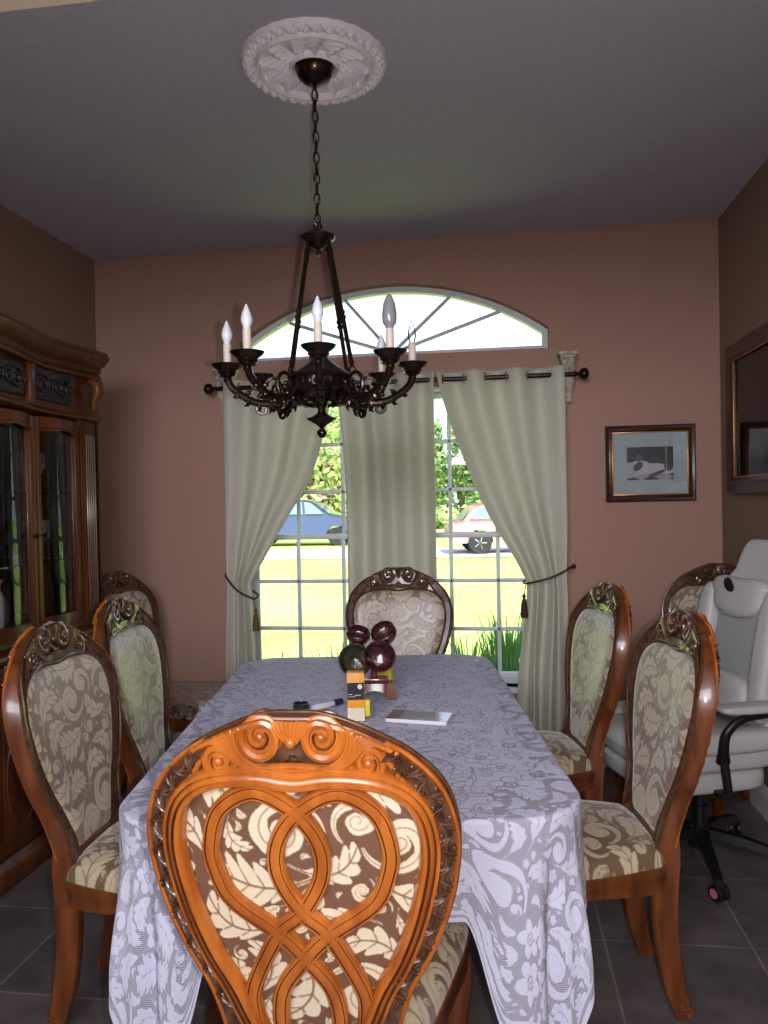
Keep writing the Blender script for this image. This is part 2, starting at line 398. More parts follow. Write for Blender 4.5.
# ------------------------------------------------ the carved dining chair
def yb(z):
    t = (z-.45)/.65
    return -.235-.16*t+.03*t*t
def SP(x, z, o=0): return Vector((x, yb(z)+.45*x*x-o, z))
OUTH = [(.152, .43), (.152, .48), (.160, .54), (.180, .606), (.213, .668), (.243, .745), (.261, .824), (.264, .90), (.240, .975), (.190, 1.030), (.138, 1.062), (.085, 1.086), (.04, 1.099), (0, 1.10)]
EGGH = [(.096, .47), (.100, .52), (.114, .56), (.132, .606), (.164, .668), (.192, .745), (.211, .83), (.213, .89), (.199, .94), (.168, .974), (.122, .992), (.06, .997), (0, .990)]
def full(h): return [(-x, z) for x, z in h] + [(x, z) for x, z in h[::-1][1:]]
def curve2(pts, n=8): return [(p.x, p.y) for p in cat_rom([(x, z, 0) for x, z in pts], n)]
OUTL = curve2(full(OUTH)); EGG = curve2(full(EGGH))
def frames(path, o=0):
    P = [SP(x, z, o) for x, z in path]; B = []; N = []
    for i, (x, z) in enumerate(path):
        a = path[max(0, i-1)]; b = path[min(len(path)-1, i+1)]
        t = Vector((b[0]-a[0], b[1]-a[1])).normalized(); inn = Vector((t.y, -t.x))      # right-hand side
        e = .002; q = SP(x+inn.x*e, z+inn.y*e, o)-P[i]; B.append(q.normalized())
        T = (SP(b[0], b[1], o)-SP(a[0], a[1], o)).normalized(); n_ = T.cross(B[-1])
        if n_.y > 0: n_ = -n_
        N.append(n_.normalized())
    return P, B, N
def wfun(path):
    """half width as a function of z"""
    h = [(x, z) for x, z in path if x >= 0]; zs = np.array([p[1] for p in h][::-1]); xs = np.array([p[0] for p in h][::-1])
    k = np.argmax(zs); zs = zs[:k+1]; xs = xs[:k+1]
    return lambda z: float(np.interp(z, zs, xs))
def zfun(path):
    h = [(x, z) for x, z in path if x >= 0 and z > .90]; h.sort(); xs = [p[0] for p in h]; zs = [p[1] for p in h]
    return lambda x: float(np.interp(abs(x), xs, zs))

def kz(z): return 1-.48*max(0, min(1, (z-.93)/.11))
def carve_crest(mb, sgn, m0, m1):
    """scrolls, shell and acanthus on the crest; sgn 1 = rear face, -1 = front face"""
    o0 = .0165 if sgn > 0 else -.0165
    zo_ = zfun(OUTL)
    def S(x, z, o):
        z = z+.013*max(0, min(1, (z-1.0)/.07)); z = min(z, zo_(x)-.006); return SP(x, z, o0+sgn*o)
    def spiral(cx, cz, r, turns, start, d, rad, tail=None, flat=1):
        pts = []; k = int(turns*18)
        for i in range(k+1):
            t = i/k; rr = r*(1-t)**.8+.004*t; a = start+d*2*pi*turns*t
            pts.append(S(cx+rr*cos(a), cz+rr*sin(a), .002+.006*t))
        if tail: pts = [S(x, z, .001) for x, z in tail]+pts
        n = len(pts); mb.tube(pts, [rad*(.55+.45*min(1, i/6))*(1-.45*i/n) for i in range(n)], 7, m0)
        mb.ell(S(cx, cz, .007), (.008, .007, .008), m0)
        # dished ground of the volute
        mb.ell(S(cx, cz, -.001), (r*.97, .0055, r*.97), m0, n=20)
        for gq, gr in ((1, .0015),):
            gp = [S(cx+(r*.86*(1-i/k)**.8+.002)*cos(start+pi+d*2*pi*turns*i/k)*1.0, cz+(r*.86*(1-i/k)**.8+.002)*sin(start+pi+d*2*pi*turns*i/k), .0062) for i in range(int(k*.8))]
            mb.tube(gp, gr, 5, m1)
    for s in (-1, 1):
        spiral(s*.050, 1.058, .038, 1.7, pi/2, -s, .0095)
        spiral(s*.050, 1.058, .026, 1.2, -pi/2, -s, .0055)
        spiral(s*.124, 1.020, .031, 1.6, pi/2+s*.9, s, .0085)
        spiral(s*.086, 1.018, .009, 1.1, 0, -s, .004)
        # acanthus flutes sweeping from the volute down to the outer scroll
        for q in range(7):
            a = q/6; x0_, z0_ = .086+.082*a, 1.083-.040*a
            pts = cat_rom([(s*x0_, z0_, 0), (s*(.094+.030*a), 1.058-.012*a, 0), (s*(.082+.010*a), 1.030-.010*a, 0), (s*(.050), 1.014-.010*a, 0), (s*.014, 1.016-.010*a, 0)], 6)
            k_ = len(pts); pts = [S(p.x, p.y, .004+.006*sin(pi*min(1, (i+2)/k_*1.0))) for i, p in enumerate(pts)]
            mb.tube(pts, [.0052*(1-.62*i/k_) for i in range(k_)], 6, m0)
            mb.ell(pts[0], (.0062, .0055, .0062), m0, n=8, k=5)
            if q < 6:
                a = (q+.5)/6; gp = cat_rom([(s*(.086+.082*a), 1.083-.040*a, 0), (s*(.094+.030*a), 1.058-.012*a, 0), (s*(.082+.010*a), 1.030-.010*a, 0), (s*(.050), 1.014-.010*a, 0)], 6)
                mb.tube([S(p.x, p.y, .0065+.003*sin(pi*i/len(gp))) for i, p in enumerate(gp)], .0015, 5, m1)
        for q in range(4):
            pts = cat_rom([(s*.02, 1.010-.005*q, 0), (s*.07, 1.015-.006*q, 0), (s*.11, .990-.001*q+.004*q, 0)], 6)
            if q < 3: mb.tube([S(s*x, (1.012+.004*cos(x*30)-.0065*q), .004) for x in np.linspace(0, .098, 14)], [.0042]*14, 6, m0)
        for q in range(5):
            mb.tube([S(s*(.148+.009*q), 1.02-.012*q+.010, .002), S(s*(.160+.010*q), 1.016-.014*q, .005), S(s*(.168+.009*q), 1.0-.014*q, .002)], [.002, .006, .002], 6, m0)
    for q in range(-4, 5):
        a = q*.22
        mb.tube([S(.004*q/2, 1.048, .004), S(.006*q, 1.068, .008), S(.017*sin(a*1.1)*2.0, 1.090-.0015*abs(q), .003)], [.002, .0042, .0065], 6, m0)
    mb.ell(S(0, 1.050, .008), (.009, .008, .009), m0)
    mb.tube([S(x, 1.010+.006*cos(x*24), .003) for x in np.linspace(-.15, .15, 24)], [.005]*24, 6, m0)

def make_chair():
    root = thing('dining_chair')
    # --- frame of the back: one closed member plus the crest plate
    fr = M(); P, B, N = frames(OUTL)
    prof = [(.000, -.018), (.004, -.024), (.034, -.024), (.036, -.018), (.036, .018), (.034, .023), (.007, .023), (.003, .025), (0, .022)]
    nP = len(P)
    def prf(t):
        z = OUTL[int(round(t*(nP-1)))][1]; k = kz(z); return [(a, b_*k) for a, b_ in prof]
    fr.sweep(P, B, N, prf, mats=[0, 1, 0, 0, 0, 1, 0, 0, 0])
    # bottom rail
    fr.box(SP(0, .470), (.28, .046, .05), .008)
    zo, ze = zfun(OUTL), zfun(EGG)
    def plate(x0, x1, lo, hi, n=16):
        Pg = np.zeros((n, 5, 3))
        for i in range(n):
            x = x0+(x1-x0)*i/(n-1); a, b_ = lo(x), hi(x)
            for q, (z, o) in enumerate(((a, -.0125), (b_, -.0125), (b_, .0125), (a, .0125), (a, -.0125))): Pg[i, q] = SP(x, z, o)
        fr.grid(Pg, m=1)
        for i in (0, n-1): fr.add([Pg[i, q] for q in range(4)], [(0, 1, 2, 3)])
    for s in (-1, 1): plate(s*.022, s*.215, ze, lambda x: zo(x)-.003, 24)
    plate(-.022, .022, ze, lambda x: 1.014, 8)
    plate(-.022, .022, lambda x: 1.014+.026*(1-abs(x)/.022), lambda x: zo(x)-.003, 9)
    fr.build('back_frame', [m_wood_side, m_carve], root)
    # --- rear face: moulding, strapwork, carved border, crest
    mo = M(); P, B, N = frames(EGG, .017)
    pr = [(-.022, -.01), (-.022, .010), (-.019, .015), (-.013, .016), (-.0105, .012), (-.008, .016), (-.002, .018), (.0005, .013), (.003, .017), (.009, .016), (.0125, .011), (.0125, -.008)]
    mo.sweep(P, B, N, pr, closedprof=False, mats=[0, 0, 0, 1, 0, 0, 1, 0, 0, 0, 0])
    for s_ in (-1, 1): mo.tube([SP(x, z, .024*kz(z)) for x, z in OUTL if s_*x > .150], .0042, 6, 0)
    mo.build('rear_moulding', [m_wood, m_groove], root)
    loop = [(-.088, .50), (-.099, .55), (-.094, .606), (-.0435, .709), (0, .752), (.036, .82), (.034, .882), (-.005, .938), (-.070, .970), (-.130, .936), (-.152, .873), (-.148, .825), (-.122, .768), (-.0435, .709), (0, .662), (.040, .606), (.052, .55), (.05, .50)]
    sw = M(); mir = lambda L_: [(-x, z) for x, z in L_]
    for k, lp in enumerate((loop, mir(loop))):
        P, B, N = frames(curve2(lp, 7), .012+.0008*k)
        pr = [(-.015, -.006), (-.015, .006), (-.0125, .0095), (-.0095, .0095), (-.0085, .0065), (-.0075, .0085), (0, .0105), (.0075, .0085), (.0085, .0065), (.0095, .0095), (.0125, .0095), (.015, .006), (.015, -.006)]
        sw.sweep(P, B, N, pr, closedprof=False, mats=[0, 0, 0, 1, 1, 0, 0, 1, 1, 0, 0, 0])
    sw.build('strapwork', [m_wood, m_groove], root)
    path = OUTL; acc = 0; k = 0; cbs = {-1: M(), 1: M()}
    P, B, N = frames(path, .0265)
    for i in range(1, len(path)):
        d = (P[i]-P[i-1]).length; acc += d
        if acc < .0235 or abs(path[i][0]) < .165: continue
        cb = cbs[1 if path[i][0] > 0 else -1]; acc = 0; k += 1; T = (P[i]-P[i-1]).normalized(); sd = 1 if k % 2 else -1
        for q in range(4):
            a = (.35+.42*q)*sd*(1 if path[i][0] > 0 else -1)
            dv = (B[i]*cos(a)+T*sin(a)).normalized(); rot = Matrix((dv, N[i], dv.cross(N[i]))).transposed()
            base = P[i]+B[i]*(.018-.009*0)
            cb.ell(base+dv*.006*(q-1.5)*0+T*(.0052*(q-1.5)) + B[i]*(.003*sd), (.0175, .0058, .0034), 0, rot, n=6, k=4)
        cb.ell(P[i]+B[i]*(.018-sd*.010)+T*.011+N[i]*.002, (.0042, .0042, .0042), 0, n=6, k=4)
    for cb in cbs.values():
        cb.box(SP(0, .6), (.001, .001, .001)) if not cb.v else None; cb.build('carved_border', [m_carve], root)
    cr_ = M(); carve_crest(cr_, 1, 0, 1); cr_.build('crest_carving', [m_wood, m_groove], root)
    cf = M(); carve_crest(cf, -1, 0, 1)
    cf.tube([SP(x, z, -.026*kz(z)) for x, z in OUTL], .005, 6, 0)
    P2, B2, N2 = frames([(x*1.085, z) for x, z in EGG], -.022); cf.tube(P2, .006, 6, 0)
    cf.build('front_carving', [m_gilt, m_carve], root)
    # --- upholstery
    we = wfun(EGG)
    def panel(name, o_fn, mt, nx, nz, flip, ox, ws=1.0):
        zs = np.linspace(.485, .992, nz); ss = np.linspace(-1, 1, nx); Pg = np.zeros((nx, nz, 3)); XX = np.zeros((nx, nz)); ZZ = np.zeros((nx, nz))
        for j, z in enumerate(zs):
            w = we(z)*ws
            for i, s in enumerate(ss):
                x = s*w; XX[i, j] = x; ZZ[i, j] = z; Pg[i, j] = (x, yb(z)+.45*x*x-o_fn(s, z), z)
        mb = M(); mb.grid(Pg, flip=flip)
        return mb.build(name, mt, root, pattern=sample(DAM, .0015, XX+ox, ZZ).ravel(), smooth=60)
    panel('rear_fabric', lambda s, z: .006, m_fab_r, 270, 310, True, .0)
    def puff(s, z):
        e = max(0, 1-abs(s)**6)*max(0, 1-abs((z-.738)/.254)**8); return -.012-.030*e**.5
    panel('back_cushion', puff, m_fab_f, 136, 180, False, .17, 1.085)
    # --- seat
    n = 150; pp = np.linspace(-1, 1, n); Pq, Q = np.meshgrid(pp, pp, indexing='ij')
    k_ = .30; sx = Pq*np.sqrt(1-k_*Q*Q/2*np.abs(Q)**1.5); sy = Q*np.sqrt(1-k_*Pq*Pq/2*np.abs(Pq)**1.5)
    hw = .2225+.0575*sy; Xs = sx*hw/.93; Ys = .018+sy*.245/.95
    mxq = np.maximum(np.abs(Pq), np.abs(Q)); Zs = .425+.055*np.clip(1-mxq**9, 0, 1)**.5+.022*(1-Pq**2)*(1-Q**2)
    mb = M(); mb.grid(np.stack([Xs, Ys, Zs], -1)); mb.build('seat', m_fab, root, pattern=sample(DAM, .0015, Xs+.26, Ys+.3).ravel(), smooth=70)
    # apron
    per = [(p, -1) for p in np.linspace(-1, 1, 14)]+[(1, q) for q in np.linspace(-1, 1, 14)][1:]+[(p, 1) for p in np.linspace(1, -1, 14)][1:]+[(-1, q) for q in np.linspace(1, -1, 14)][1:-1]
    ap = M(); Pg = []
    for p, q in per:
        a = p*sqrt(1-k_*q*q/2*abs(q)**1.5); c = q*sqrt(1-k_*p*p/2*abs(p)**1.5); h = .2225+.0575*c
        x, y = a*h/.93, .018+c*.245/.95
        drop = .012*cos(pi*p)*(q == 1)+.008*cos(pi*q)*(abs(p) == 1)
        Pg.append([(x*.97, y*.97, .43), (x*1.015, y*1.015, .428), (x*1.015, y*1.015, .40), (x*1.0, y*1.0, .395), (x, y, .365+drop), (x*.9, y*.9, .365+drop), (x*.9, y*.9, .43)])
    ap.grid(np.array(Pg), closed_u=True); ap.build('seat_rail', [m_wood_side], root)
    # legs
    for s in (-1, 1):
        path = cat_rom([(s*.135, -.243, .505), (s*.144, -.228, .38), (s*.147, -.226, .25), (s*.150, -.242, .11), (s*.153, -.262, .03), (s*.154, -.270, .0)], 6)
        k = len(path); lg = M()
        def pr_(t): w = .018-.003*t; d = float(np.interp(t, [0, .12, .5, 1], [.022, .033, .029, .019])); return [(-w, -d), (-w*.6, -d*1.15), (w*.6, -d*1.15), (w, -d), (w, d), (w*.6, d*1.15), (-w*.6, d*1.15), (-w, d)]
        lg.sweep(path, [(1, 0, 0)]*k, [(0, 1, .0)]*k, pr_)
        lg.tube([(s*.152-.02, -.272, .022), (s*.152+.02, -.272, .022)], .021, 12)
        for a in np.linspace(0, 5, 1): lg.tube([(s*.152+s*.021, -.272+.014*(1-t)*cos(9*t), .022+.014*(1-t)*sin(9*t)) for t in np.linspace(0, .9, 14)], .003, 5)
        lg.build('leg', [m_wood_side], root)
        lf = M(); path = cat_rom([(s*.225, .205, .42), (s*.243, .228, .36), (s*.25, .238, .30), (s*.238, .222, .18), (s*.228, .205, .08), (s*.236, .218, .03), (s*.246, .232, .0)], 6)
        k = len(path); lf.tube(path, list(np.interp(np.linspace(0, 1, k), [0, .15, .33, .7, .85, 1], [.03, .038, .034, .017, .017, .026])), 12)
        lf.ell((s*.25, .238, .345), (.022, .022, .03)); lf.tube([(s*.25-.016, .25, .02), (s*.25+.016, .236, .02)], .02, 10)
        lf.build('leg', [m_wood_side], root)
    return root
CHAIR = make_chair()
def put_chair(first, u, v, du, dv, label, group='carved dining chairs'):
    """u, v: crest position in table axes; du, dv: the way the chair faces"""
    r = CHAIR if first else copy_tree(CHAIR)
    L_ = math.hypot(du, dv); du /= L_; dv /= L_
    ou, ov = u+.365*du, v+.365*dv; x, y = W(ou, ov)
    ang = atan2(dv, du)+YAW-pi/2
    r.location = (x, y, 0); r.rotation_euler = (0, 0, ang)
    return tag(r, label, 'chair', group)
def facing(deg, side):  # side +1 faces right, -1 faces left, turned deg towards the camera
    return (side*cos(R_(deg)), -sin(R_(deg)))
def topuv(x, y, z=1.10):
    d = fw + (x-384)/770*Rv + (512-y)/770*Uv; t = (z-EYE)/d.z; return d.x*t, d.y*t
chairs = [
 ((292, 715), (sin(R_(6)), cos(R_(6))), 'carved honey-brown dining chair seen from behind at the near end of the table'),
 ((43, 625), facing(6, 1), 'left-hand dining chair nearest the photographer, in front of the china cabinet'),
 ((113, 600), facing(3, 1), 'dining chair on the left side of the table, behind the near left one'),
 ((113, 572), facing(14, 1), 'spare dining chair with plastic-wrapped seat in the far left corner by the china cabinet'),
 ((398, 568), (.0, -1), 'dark-backed dining chair at the far end of the table, before the window'),
 ((612, 584), facing(4, -1), 'dining chair on the right side of the table, the farther of two, beside the curtain'),
 ((690, 612), facing(0, -1), 'right-hand dining chair nearest the photographer, in front of the gaming chair'),
 ((722, 564), facing(42, -1), 'spare dining chair in the far right corner behind the white gaming chair'),
]
placed = []
for i, (px, f_, lab) in enumerate(chairs):
    u, v = topuv(*px); placed.append(put_chair(i == 0, u, v, *f_, lab))
# thin plastic still wrapped on the seats of the two spare chairs
m_film = glass_mat('plastic_film', (.93, .94, .95, 1), rough=.12)
nt = m_film.node_tree; g_ = [x for x in nt.nodes if x.type == 'BSDF_GLOSSY'][0]
mxf = [x for x in nt.nodes if x.type == 'MIX_SHADER'][0]
for l_ in list(mxf.inputs[0].links): nt.links.remove(l_)
mxf.inputs[0].default_value = .48
tcx = nt.nodes.new('ShaderNodeTexCoord'); nx_ = nt.nodes.new('ShaderNodeTexNoise'); nx_.inputs['Scale'].default_value = 22; nx_.inputs['Detail'].default_value = 4
bpx = nt.nodes.new('ShaderNodeBump'); bpx.inputs['Strength'].default_value = .9; bpx.inputs['Distance'].default_value = .02
nt.links.new(tcx.outputs['Object'], nx_.inputs['Vector']); nt.links.new(nx_.outputs[0], bpx.inputs['Height']); nt.links.new(bpx.outputs[0], g_.inputs['Normal'])
def film(parent):
    n = 60; pp = np.linspace(-1, 1, n); Pq, Q = np.meshgrid(pp, pp, indexing='ij'); k_ = .30
    sx = Pq*np.sqrt(1-k_*Q*Q/2*np.abs(Q)**1.5); sy = Q*np.sqrt(1-k_*Pq*Pq/2*np.abs(Pq)**1.5)
    hw = .2225+.0575*sy; Xs = sx*hw/.93*1.02; Ys = .018+sy*.245/.95*1.02
    mxq = np.maximum(np.abs(Pq), np.abs(Q)); rs = np.random.RandomState(3)
    Zs = .425+.062*np.clip(1-mxq**9, 0, 1)**.5+.024*(1-Pq**2)*(1-Q**2)+rs.uniform(-.0016, .0016, Pq.shape)
    mb = M(); mb.grid(np.stack([Xs, Ys, Zs], -1)); o = mb.build('plastic_cover', m_film, parent, clean=False); o['label'] = 'clear plastic film over the seat'
film(placed[3]); film(placed[7])

# ------------------------------------------------ dining table
TU, TV, TA, TB, TZ = -.090, 2.485, .515, .865, .768
m_table = mat('dark_table_wood', srgb(104, 54, 30), .3, col2=srgb(70, 34, 20), vs=4, stretch=(6, 1, 6), coat=.5)
tx, ty = W(TU, TV)
table = thing('dining_table', (tx, ty, 0), YAW, 'long dark wooden dining table under a white lace cloth', 'table')
def rrect(a, b, r, n=8):
    P = []
    for k, (sx, sy) in enumerate(((1, 1), (-1, 1), (-1, -1), (1, -1))):
        for i in range(n+1):
            t = pi/2*(k+i/n); P.append((sx*(a-r)+r*cos(t), sy*(b-r)+r*sin(t)))
    return P
mb = M(); Pg = []
for x, y in rrect(1, 1, .001): pass
RP = rrect(TA-.012, TB-.012, .13)
for x, y in RP: Pg.append([(x*.2, y*.2, TZ-.012), (x*.985, y*.99, TZ-.012), (x, y, TZ-.022), (x, y, TZ-.04), (x*.98, y*.985, TZ-.052), (x*.2, y*.2, TZ-.052)])
mb.grid(np.array(Pg), closed_u=True); k = len(RP); mb.add([(x*.2, y*.2, TZ-.012) for x, y in RP], [tuple(range(k))]); mb.add([(x*.2, y*.2, TZ-.052) for x, y in RP], [tuple(range(k))[::-1]])
mb.build('tabletop', m_table, table)
mb = M(); Pg = []
for x, y in rrect(TA-.07, TB-.09, .08): Pg.append([(x, y, TZ-.052), (x*1.01, y*1.01, TZ-.07), (x, y, TZ-.13), (x*.95, y*.96, TZ-.13), (x*.95, y*.96, TZ-.052)])
mb.grid(np.array(Pg), closed_u=True); mb.build('apron', m_table, table)
for sx in (-1, 1):
    for sy in (-1, 1):
        mb = M(); mb.lathe([(.036, .64), (.045, .60), (.05, .54), (.038, .50), (.03, .46), (.046, .40), (.052, .34), (.04, .22), (.026, .12), (.03, .06), (.044, .03), (.036, 0)][::-1], n=20)
        mb.box((0, 0, .665), (.085, .085, .09), .008)
        o = mb.build('leg', m_table, table); o.location = (sx*(TA-.085), sy*(TB-.10), 0)

# lace tablecloth
LACE = weave(.90, .90, .003, 11, .15, .018, tries=9000, gap=.55, flowers=1)
FLW = weave(.90, .90, .003, 12, .12, .03, tries=4600, gap=1.0, flowers=3)
m_lace, nt, b = new_mat('white_lace'); L = nt.links
b.inputs['Base Color'].default_value = srgb(224, 226, 250); b.inputs['Roughness'].default_value = .75; b.inputs['Specular IOR Level'].default_value = .25
a_ = nt.nodes.new('ShaderNodeAttribute'); a_.attribute_name = 'pattern'
c_ = nt.nodes.new('ShaderNodeAttribute'); c_.attribute_name = 'cloth'
w1 = nt.nodes.new('ShaderNodeTexWave'); w1.bands_direction = 'DIAGONAL'; w1.inputs['Scale'].default_value = 105; L.new(c_.outputs['Vector'], w1.inputs['Vector'])
mpp = nt.nodes.new('ShaderNodeMapping'); mpp.inputs['Rotation'].default_value = (0, 0, pi/2); L.new(c_.outputs['Vector'], mpp.inputs[0])
w2 = nt.nodes.new('ShaderNodeTexWave'); w2.bands_direction = 'DIAGONAL'; w2.inputs['Scale'].default_value = 105; L.new(mpp.outputs[0], w2.inputs['Vector'])
mxn = nt.nodes.new('ShaderNodeMath'); mxn.operation = 'MAXIMUM'; L.new(w1.outputs['Fac'], mxn.inputs[0]); L.new(w2.outputs['Fac'], mxn.inputs[1])
net = nt.nodes.new('ShaderNodeMapRange'); net.inputs['From Min'].default_value = .55; net.inputs['From Max'].default_value = .9; net.inputs['To Min'].default_value = .12; net.inputs['To Max'].default_value = .85; L.new(mxn.outputs[0], net.inputs[0])
sol = nt.nodes.new('ShaderNodeValToRGB'); e = sol.color_ramp.elements
e[0].position = .32; e[0].color = (0, 0, 0, 1); e[1].position = .62; e[1].color = (1, 1, 1, 1); L.new(a_.outputs['Fac'], sol.inputs[0])
mx1 = nt.nodes.new('ShaderNodeMix'); L.new(sol.outputs[0], mx1.inputs['Factor']); L.new(net.outputs[0], mx1.inputs['A']); mx1.inputs['B'].default_value = .97
tr_ = nt.nodes.new('ShaderNodeBsdfTransparent'); tl_ = nt.nodes.new('ShaderNodeBsdfTranslucent'); tl_.inputs[0].default_value = srgb(210, 206, 226)
ms0 = nt.nodes.new('ShaderNodeMixShader'); ms0.inputs[0].default_value = .18; L.new(b.outputs[0], ms0.inputs[1]); L.new(tl_.outputs[0], ms0.inputs[2])
ms = nt.nodes.new('ShaderNodeMixShader'); L.new(mx1.outputs['Result'], ms.inputs[0]); L.new(tr_.outputs[0], ms.inputs[1]); L.new(ms0.outputs[0], ms.inputs[2])
L.new(ms.outputs[0], nt.nodes['Material Output'].inputs[0])
bpn = nt.nodes.new('ShaderNodeBump'); bpn.inputs['Strength'].default_value = .5; bpn.inputs['Distance'].default_value = .003; L.new(a_.outputs['Fac'], bpn.inputs['Height']); L.new(bpn.outputs[0], b.inputs['Normal'])
SIDE, NEAR, FAR = .26, .46, .24
def smooth(e0, e1, x): t = np.clip((x-e0)/(e1-e0), 0, 1); return t*t*(3-2*t)
aa = np.linspace(-TA-SIDE, TA+SIDE, 520)
bb = np.concatenate([np.arange(-TB-NEAR, -TB+.55, .003), np.arange(-TB+.55, TB+FAR, .005), [TB+FAR]])
A, Bq = np.meshgrid(aa, bb, indexing='ij')
hem = np.minimum(np.minimum(TA+SIDE-np.abs(A), Bq+TB+NEAR), TB+FAR-Bq)
# scalloped hem
rad = .15
qx = np.abs(A)-(TA-rad); qy = np.abs(Bq)-(TB-rad)
corner = (qx > 0) & (qy > 0); hyp = np.hypot(qx, qy)+1e-9
dist = np.where(corner, hyp-rad, np.maximum(qx, qy)-rad)
nx_ = np.where(corner, qx/hyp, (qx > qy)*1.0)*np.sign(A); ny_ = np.where(corner, qy/hyp, (qy >= qx)*1.0)*np.sign(Bq)
over = np.maximum(dist, 0)
ex = np.where(dist > 0, A-nx_*over, A); ey = np.where(dist > 0, Bq-ny_*over, Bq)
# at the near end the cloth is shorter where it rests on the chair seat
inseat = smooth(-.36, -.27, A)*(1-smooth(.24, .33, A))*(Bq < 0)*(1-(np.abs(nx_) > .5))
over = over*(1-inseat*(1-.22/NEAR))
th = np.arctan2(np.abs(ny_), np.abs(nx_)); cw = np.sin(2*th)**1.0
rho = .012
arc = np.minimum(over, rho*pi/2)/rho
outw = rho*np.sin(arc); drop = rho*(1-np.cos(arc))+np.maximum(0, over-rho*pi/2)
sper = np.where(np.abs(nx_) > .5, ey, ex)
rip = (.010*np.sin(sper*19+1.3)+.006*np.sin(sper*37+.5))*smooth(.03, .3, over)*(1-cw)
ripc = cw*smooth(.03, .35, over)*(.030*np.sin(th*9.0+.6)+.010*np.sin(th*20)+.004)
outw = outw+rip+ripc+.03*np.maximum(0, over-.02)*(.6+.4*np.sin(sper*7))
X = ex+nx_*outw; Y = ey+ny_*outw
rs = np.random.RandomState(4)
wr = .0008*np.sin(A*26+2*np.sin(Bq*5))*np.sin(Bq*17+A*9)+.0004*np.sin(Bq*41+A*29+3*np.sin(A*11))
Zc = TZ+.003-drop+np.where(dist < 0, wr, 0)
pb = sample(LACE, .003, (A+2)*1.35, (Bq+3.1)*1.35); pf = sample(FLW, .003, A+2.2, Bq+3.3)
pf = np.where(pf < .02, .66, pf*.0+np.where(pf > .78, .9, .12)); 
# thin outline between ground and petals in the middle field
pat = np.where(hem > NEAR+.0, pf, pb)
pat = np.where((hem > .40) & (hem < NEAR) & (np.abs(Bq+TB) > -1), np.maximum(pat, .0), pat)
pat = np.where(hem < .012, 1.0, pat)
edge = (hem > .020) & (hem < .032); pat = np.where(edge, .25, pat); pat = np.where((hem > .032) & (hem < .04), 1, pat)
inner = (np.abs(A) < TA-.06) & (Bq > -TB+.16)
pat = np.where(inner, pf, pat)
mb = M(); mb.grid(np.stack([X, Y, Zc], -1))
cloth = mb.build('lace_tablecloth', m_lace, pattern=pat.ravel(), uv=np.stack([A, Bq, A*0], -1).reshape(-1, 3), smooth=0)
cloth.data.shade_smooth(); cloth.location = (tx, ty, 0); cloth.rotation_euler = (0, 0, YAW)
tag(cloth, 'white floral lace tablecloth draped over the dining table', 'tablecloth')

# ------------------------------------------------ ceiling medallion and chandelier
CU, CV = -.198, 2.53
cx, cy = W(CU, CV)
n, k = 360, 90; P = np.zeros((n, k, 3))
for i in range(n):
    t = 2*pi*i/n
    for j in range(k):
        r = .235*j/(k-1); h = .010
        if r > .19: h = .014+.005*sin(pi*(r-.19)/.045)+.013*abs(sin(t*18+r*60))*abs(sin(t*31-r*120))**.5*sin(pi*(r-.19)/.045)
        if .178 < r <= .19: h = .030
        if .084 < r <= .178:
            q = (r-.084)/.094; ph = (t*12/(2*pi)+.10*sin(q*5)) % 1
            leaf = max(0, 1-abs(ph-.5)/(.42*sin(pi*min(1, q*1.0+.08))**.6+.05)); h = .008+.022*leaf**.7*(.50+.50*abs(sin(q*13+abs(ph-.5)*14)))
        if r <= .084: h = .012+.015*sin(pi*max(0, r-.066)/.018) if r > .066 else .010
        rr = r*(1+.012*abs(sin(t*14))) if j == k-1 else r
        if j == k-1: h = 0
        P[i, j] = (rr*cos(t), rr*sin(t), -h)
mb = M(); mb.grid(P, closed_u=True)
o = mb.build('ceiling_medallion', m_plaster, loc=(cx, cy, HC), smooth=30); tag(o, 'white round plaster medallion on the ceiling above the chandelier', 'medallion')

ch = thing('chandelier', (cx, cy, HC), YAW, 'dark bronze chandelier with eight candle lights hanging on a chain over the table', 'chandelier')
def zz(z): return z-HC
mb = M(); mb.lathe([(.0, -.075), (.012, -.074), (.03, -.068), (.052, -.05), (.062, -.028), (.064, -.016), (.058, -.014), (.05, -.012)], n=32); mb.tube([(0, 0, -.07), (0, 0, -.09)], .007, 8); mb.build('canopy', m_bronze, ch)
mb = M(); z = -.088; i = 0
while z > zz(2.335):
    a = i % 2; rot = Matrix.Rotation(pi/2*a+.35, 3, 'Z'); pts = []
    for q in range(14):
        t = 2*pi*q/14; pts.append(rot @ Vector((.0095*cos(t), 0, z-.02+.0205*sin(t))))
    mb.tube(pts, .0026, 6, closed=True); z -= .0335; i += 1
mb.tube([(.006*sin(q*.9), .006*cos(q*.9), -.08-q*.012) for q in range(39)], .002, 5)
mb.build('chain', m_bronze, ch)
mb = M(); mb.lathe([(0, -.05), (.008, -.048), (.012, -.04), (.006, -.03), (.03, -.016), (.036, -.006), (.054, .004), (.058, .012), (.05, .018), (.046, .016), (.032, .024), (.012, .03), (.006, .034), (0, .035)], c=(0, 0, zz(2.300)), n=28)
mb.tube([(.012*cos(t), 0, zz(2.345)+.014*sin(t)) for t in np.linspace(0, 2*pi, 14)[:-1]], .004, 6, closed=True); mb.build('hub', m_bronze, ch)
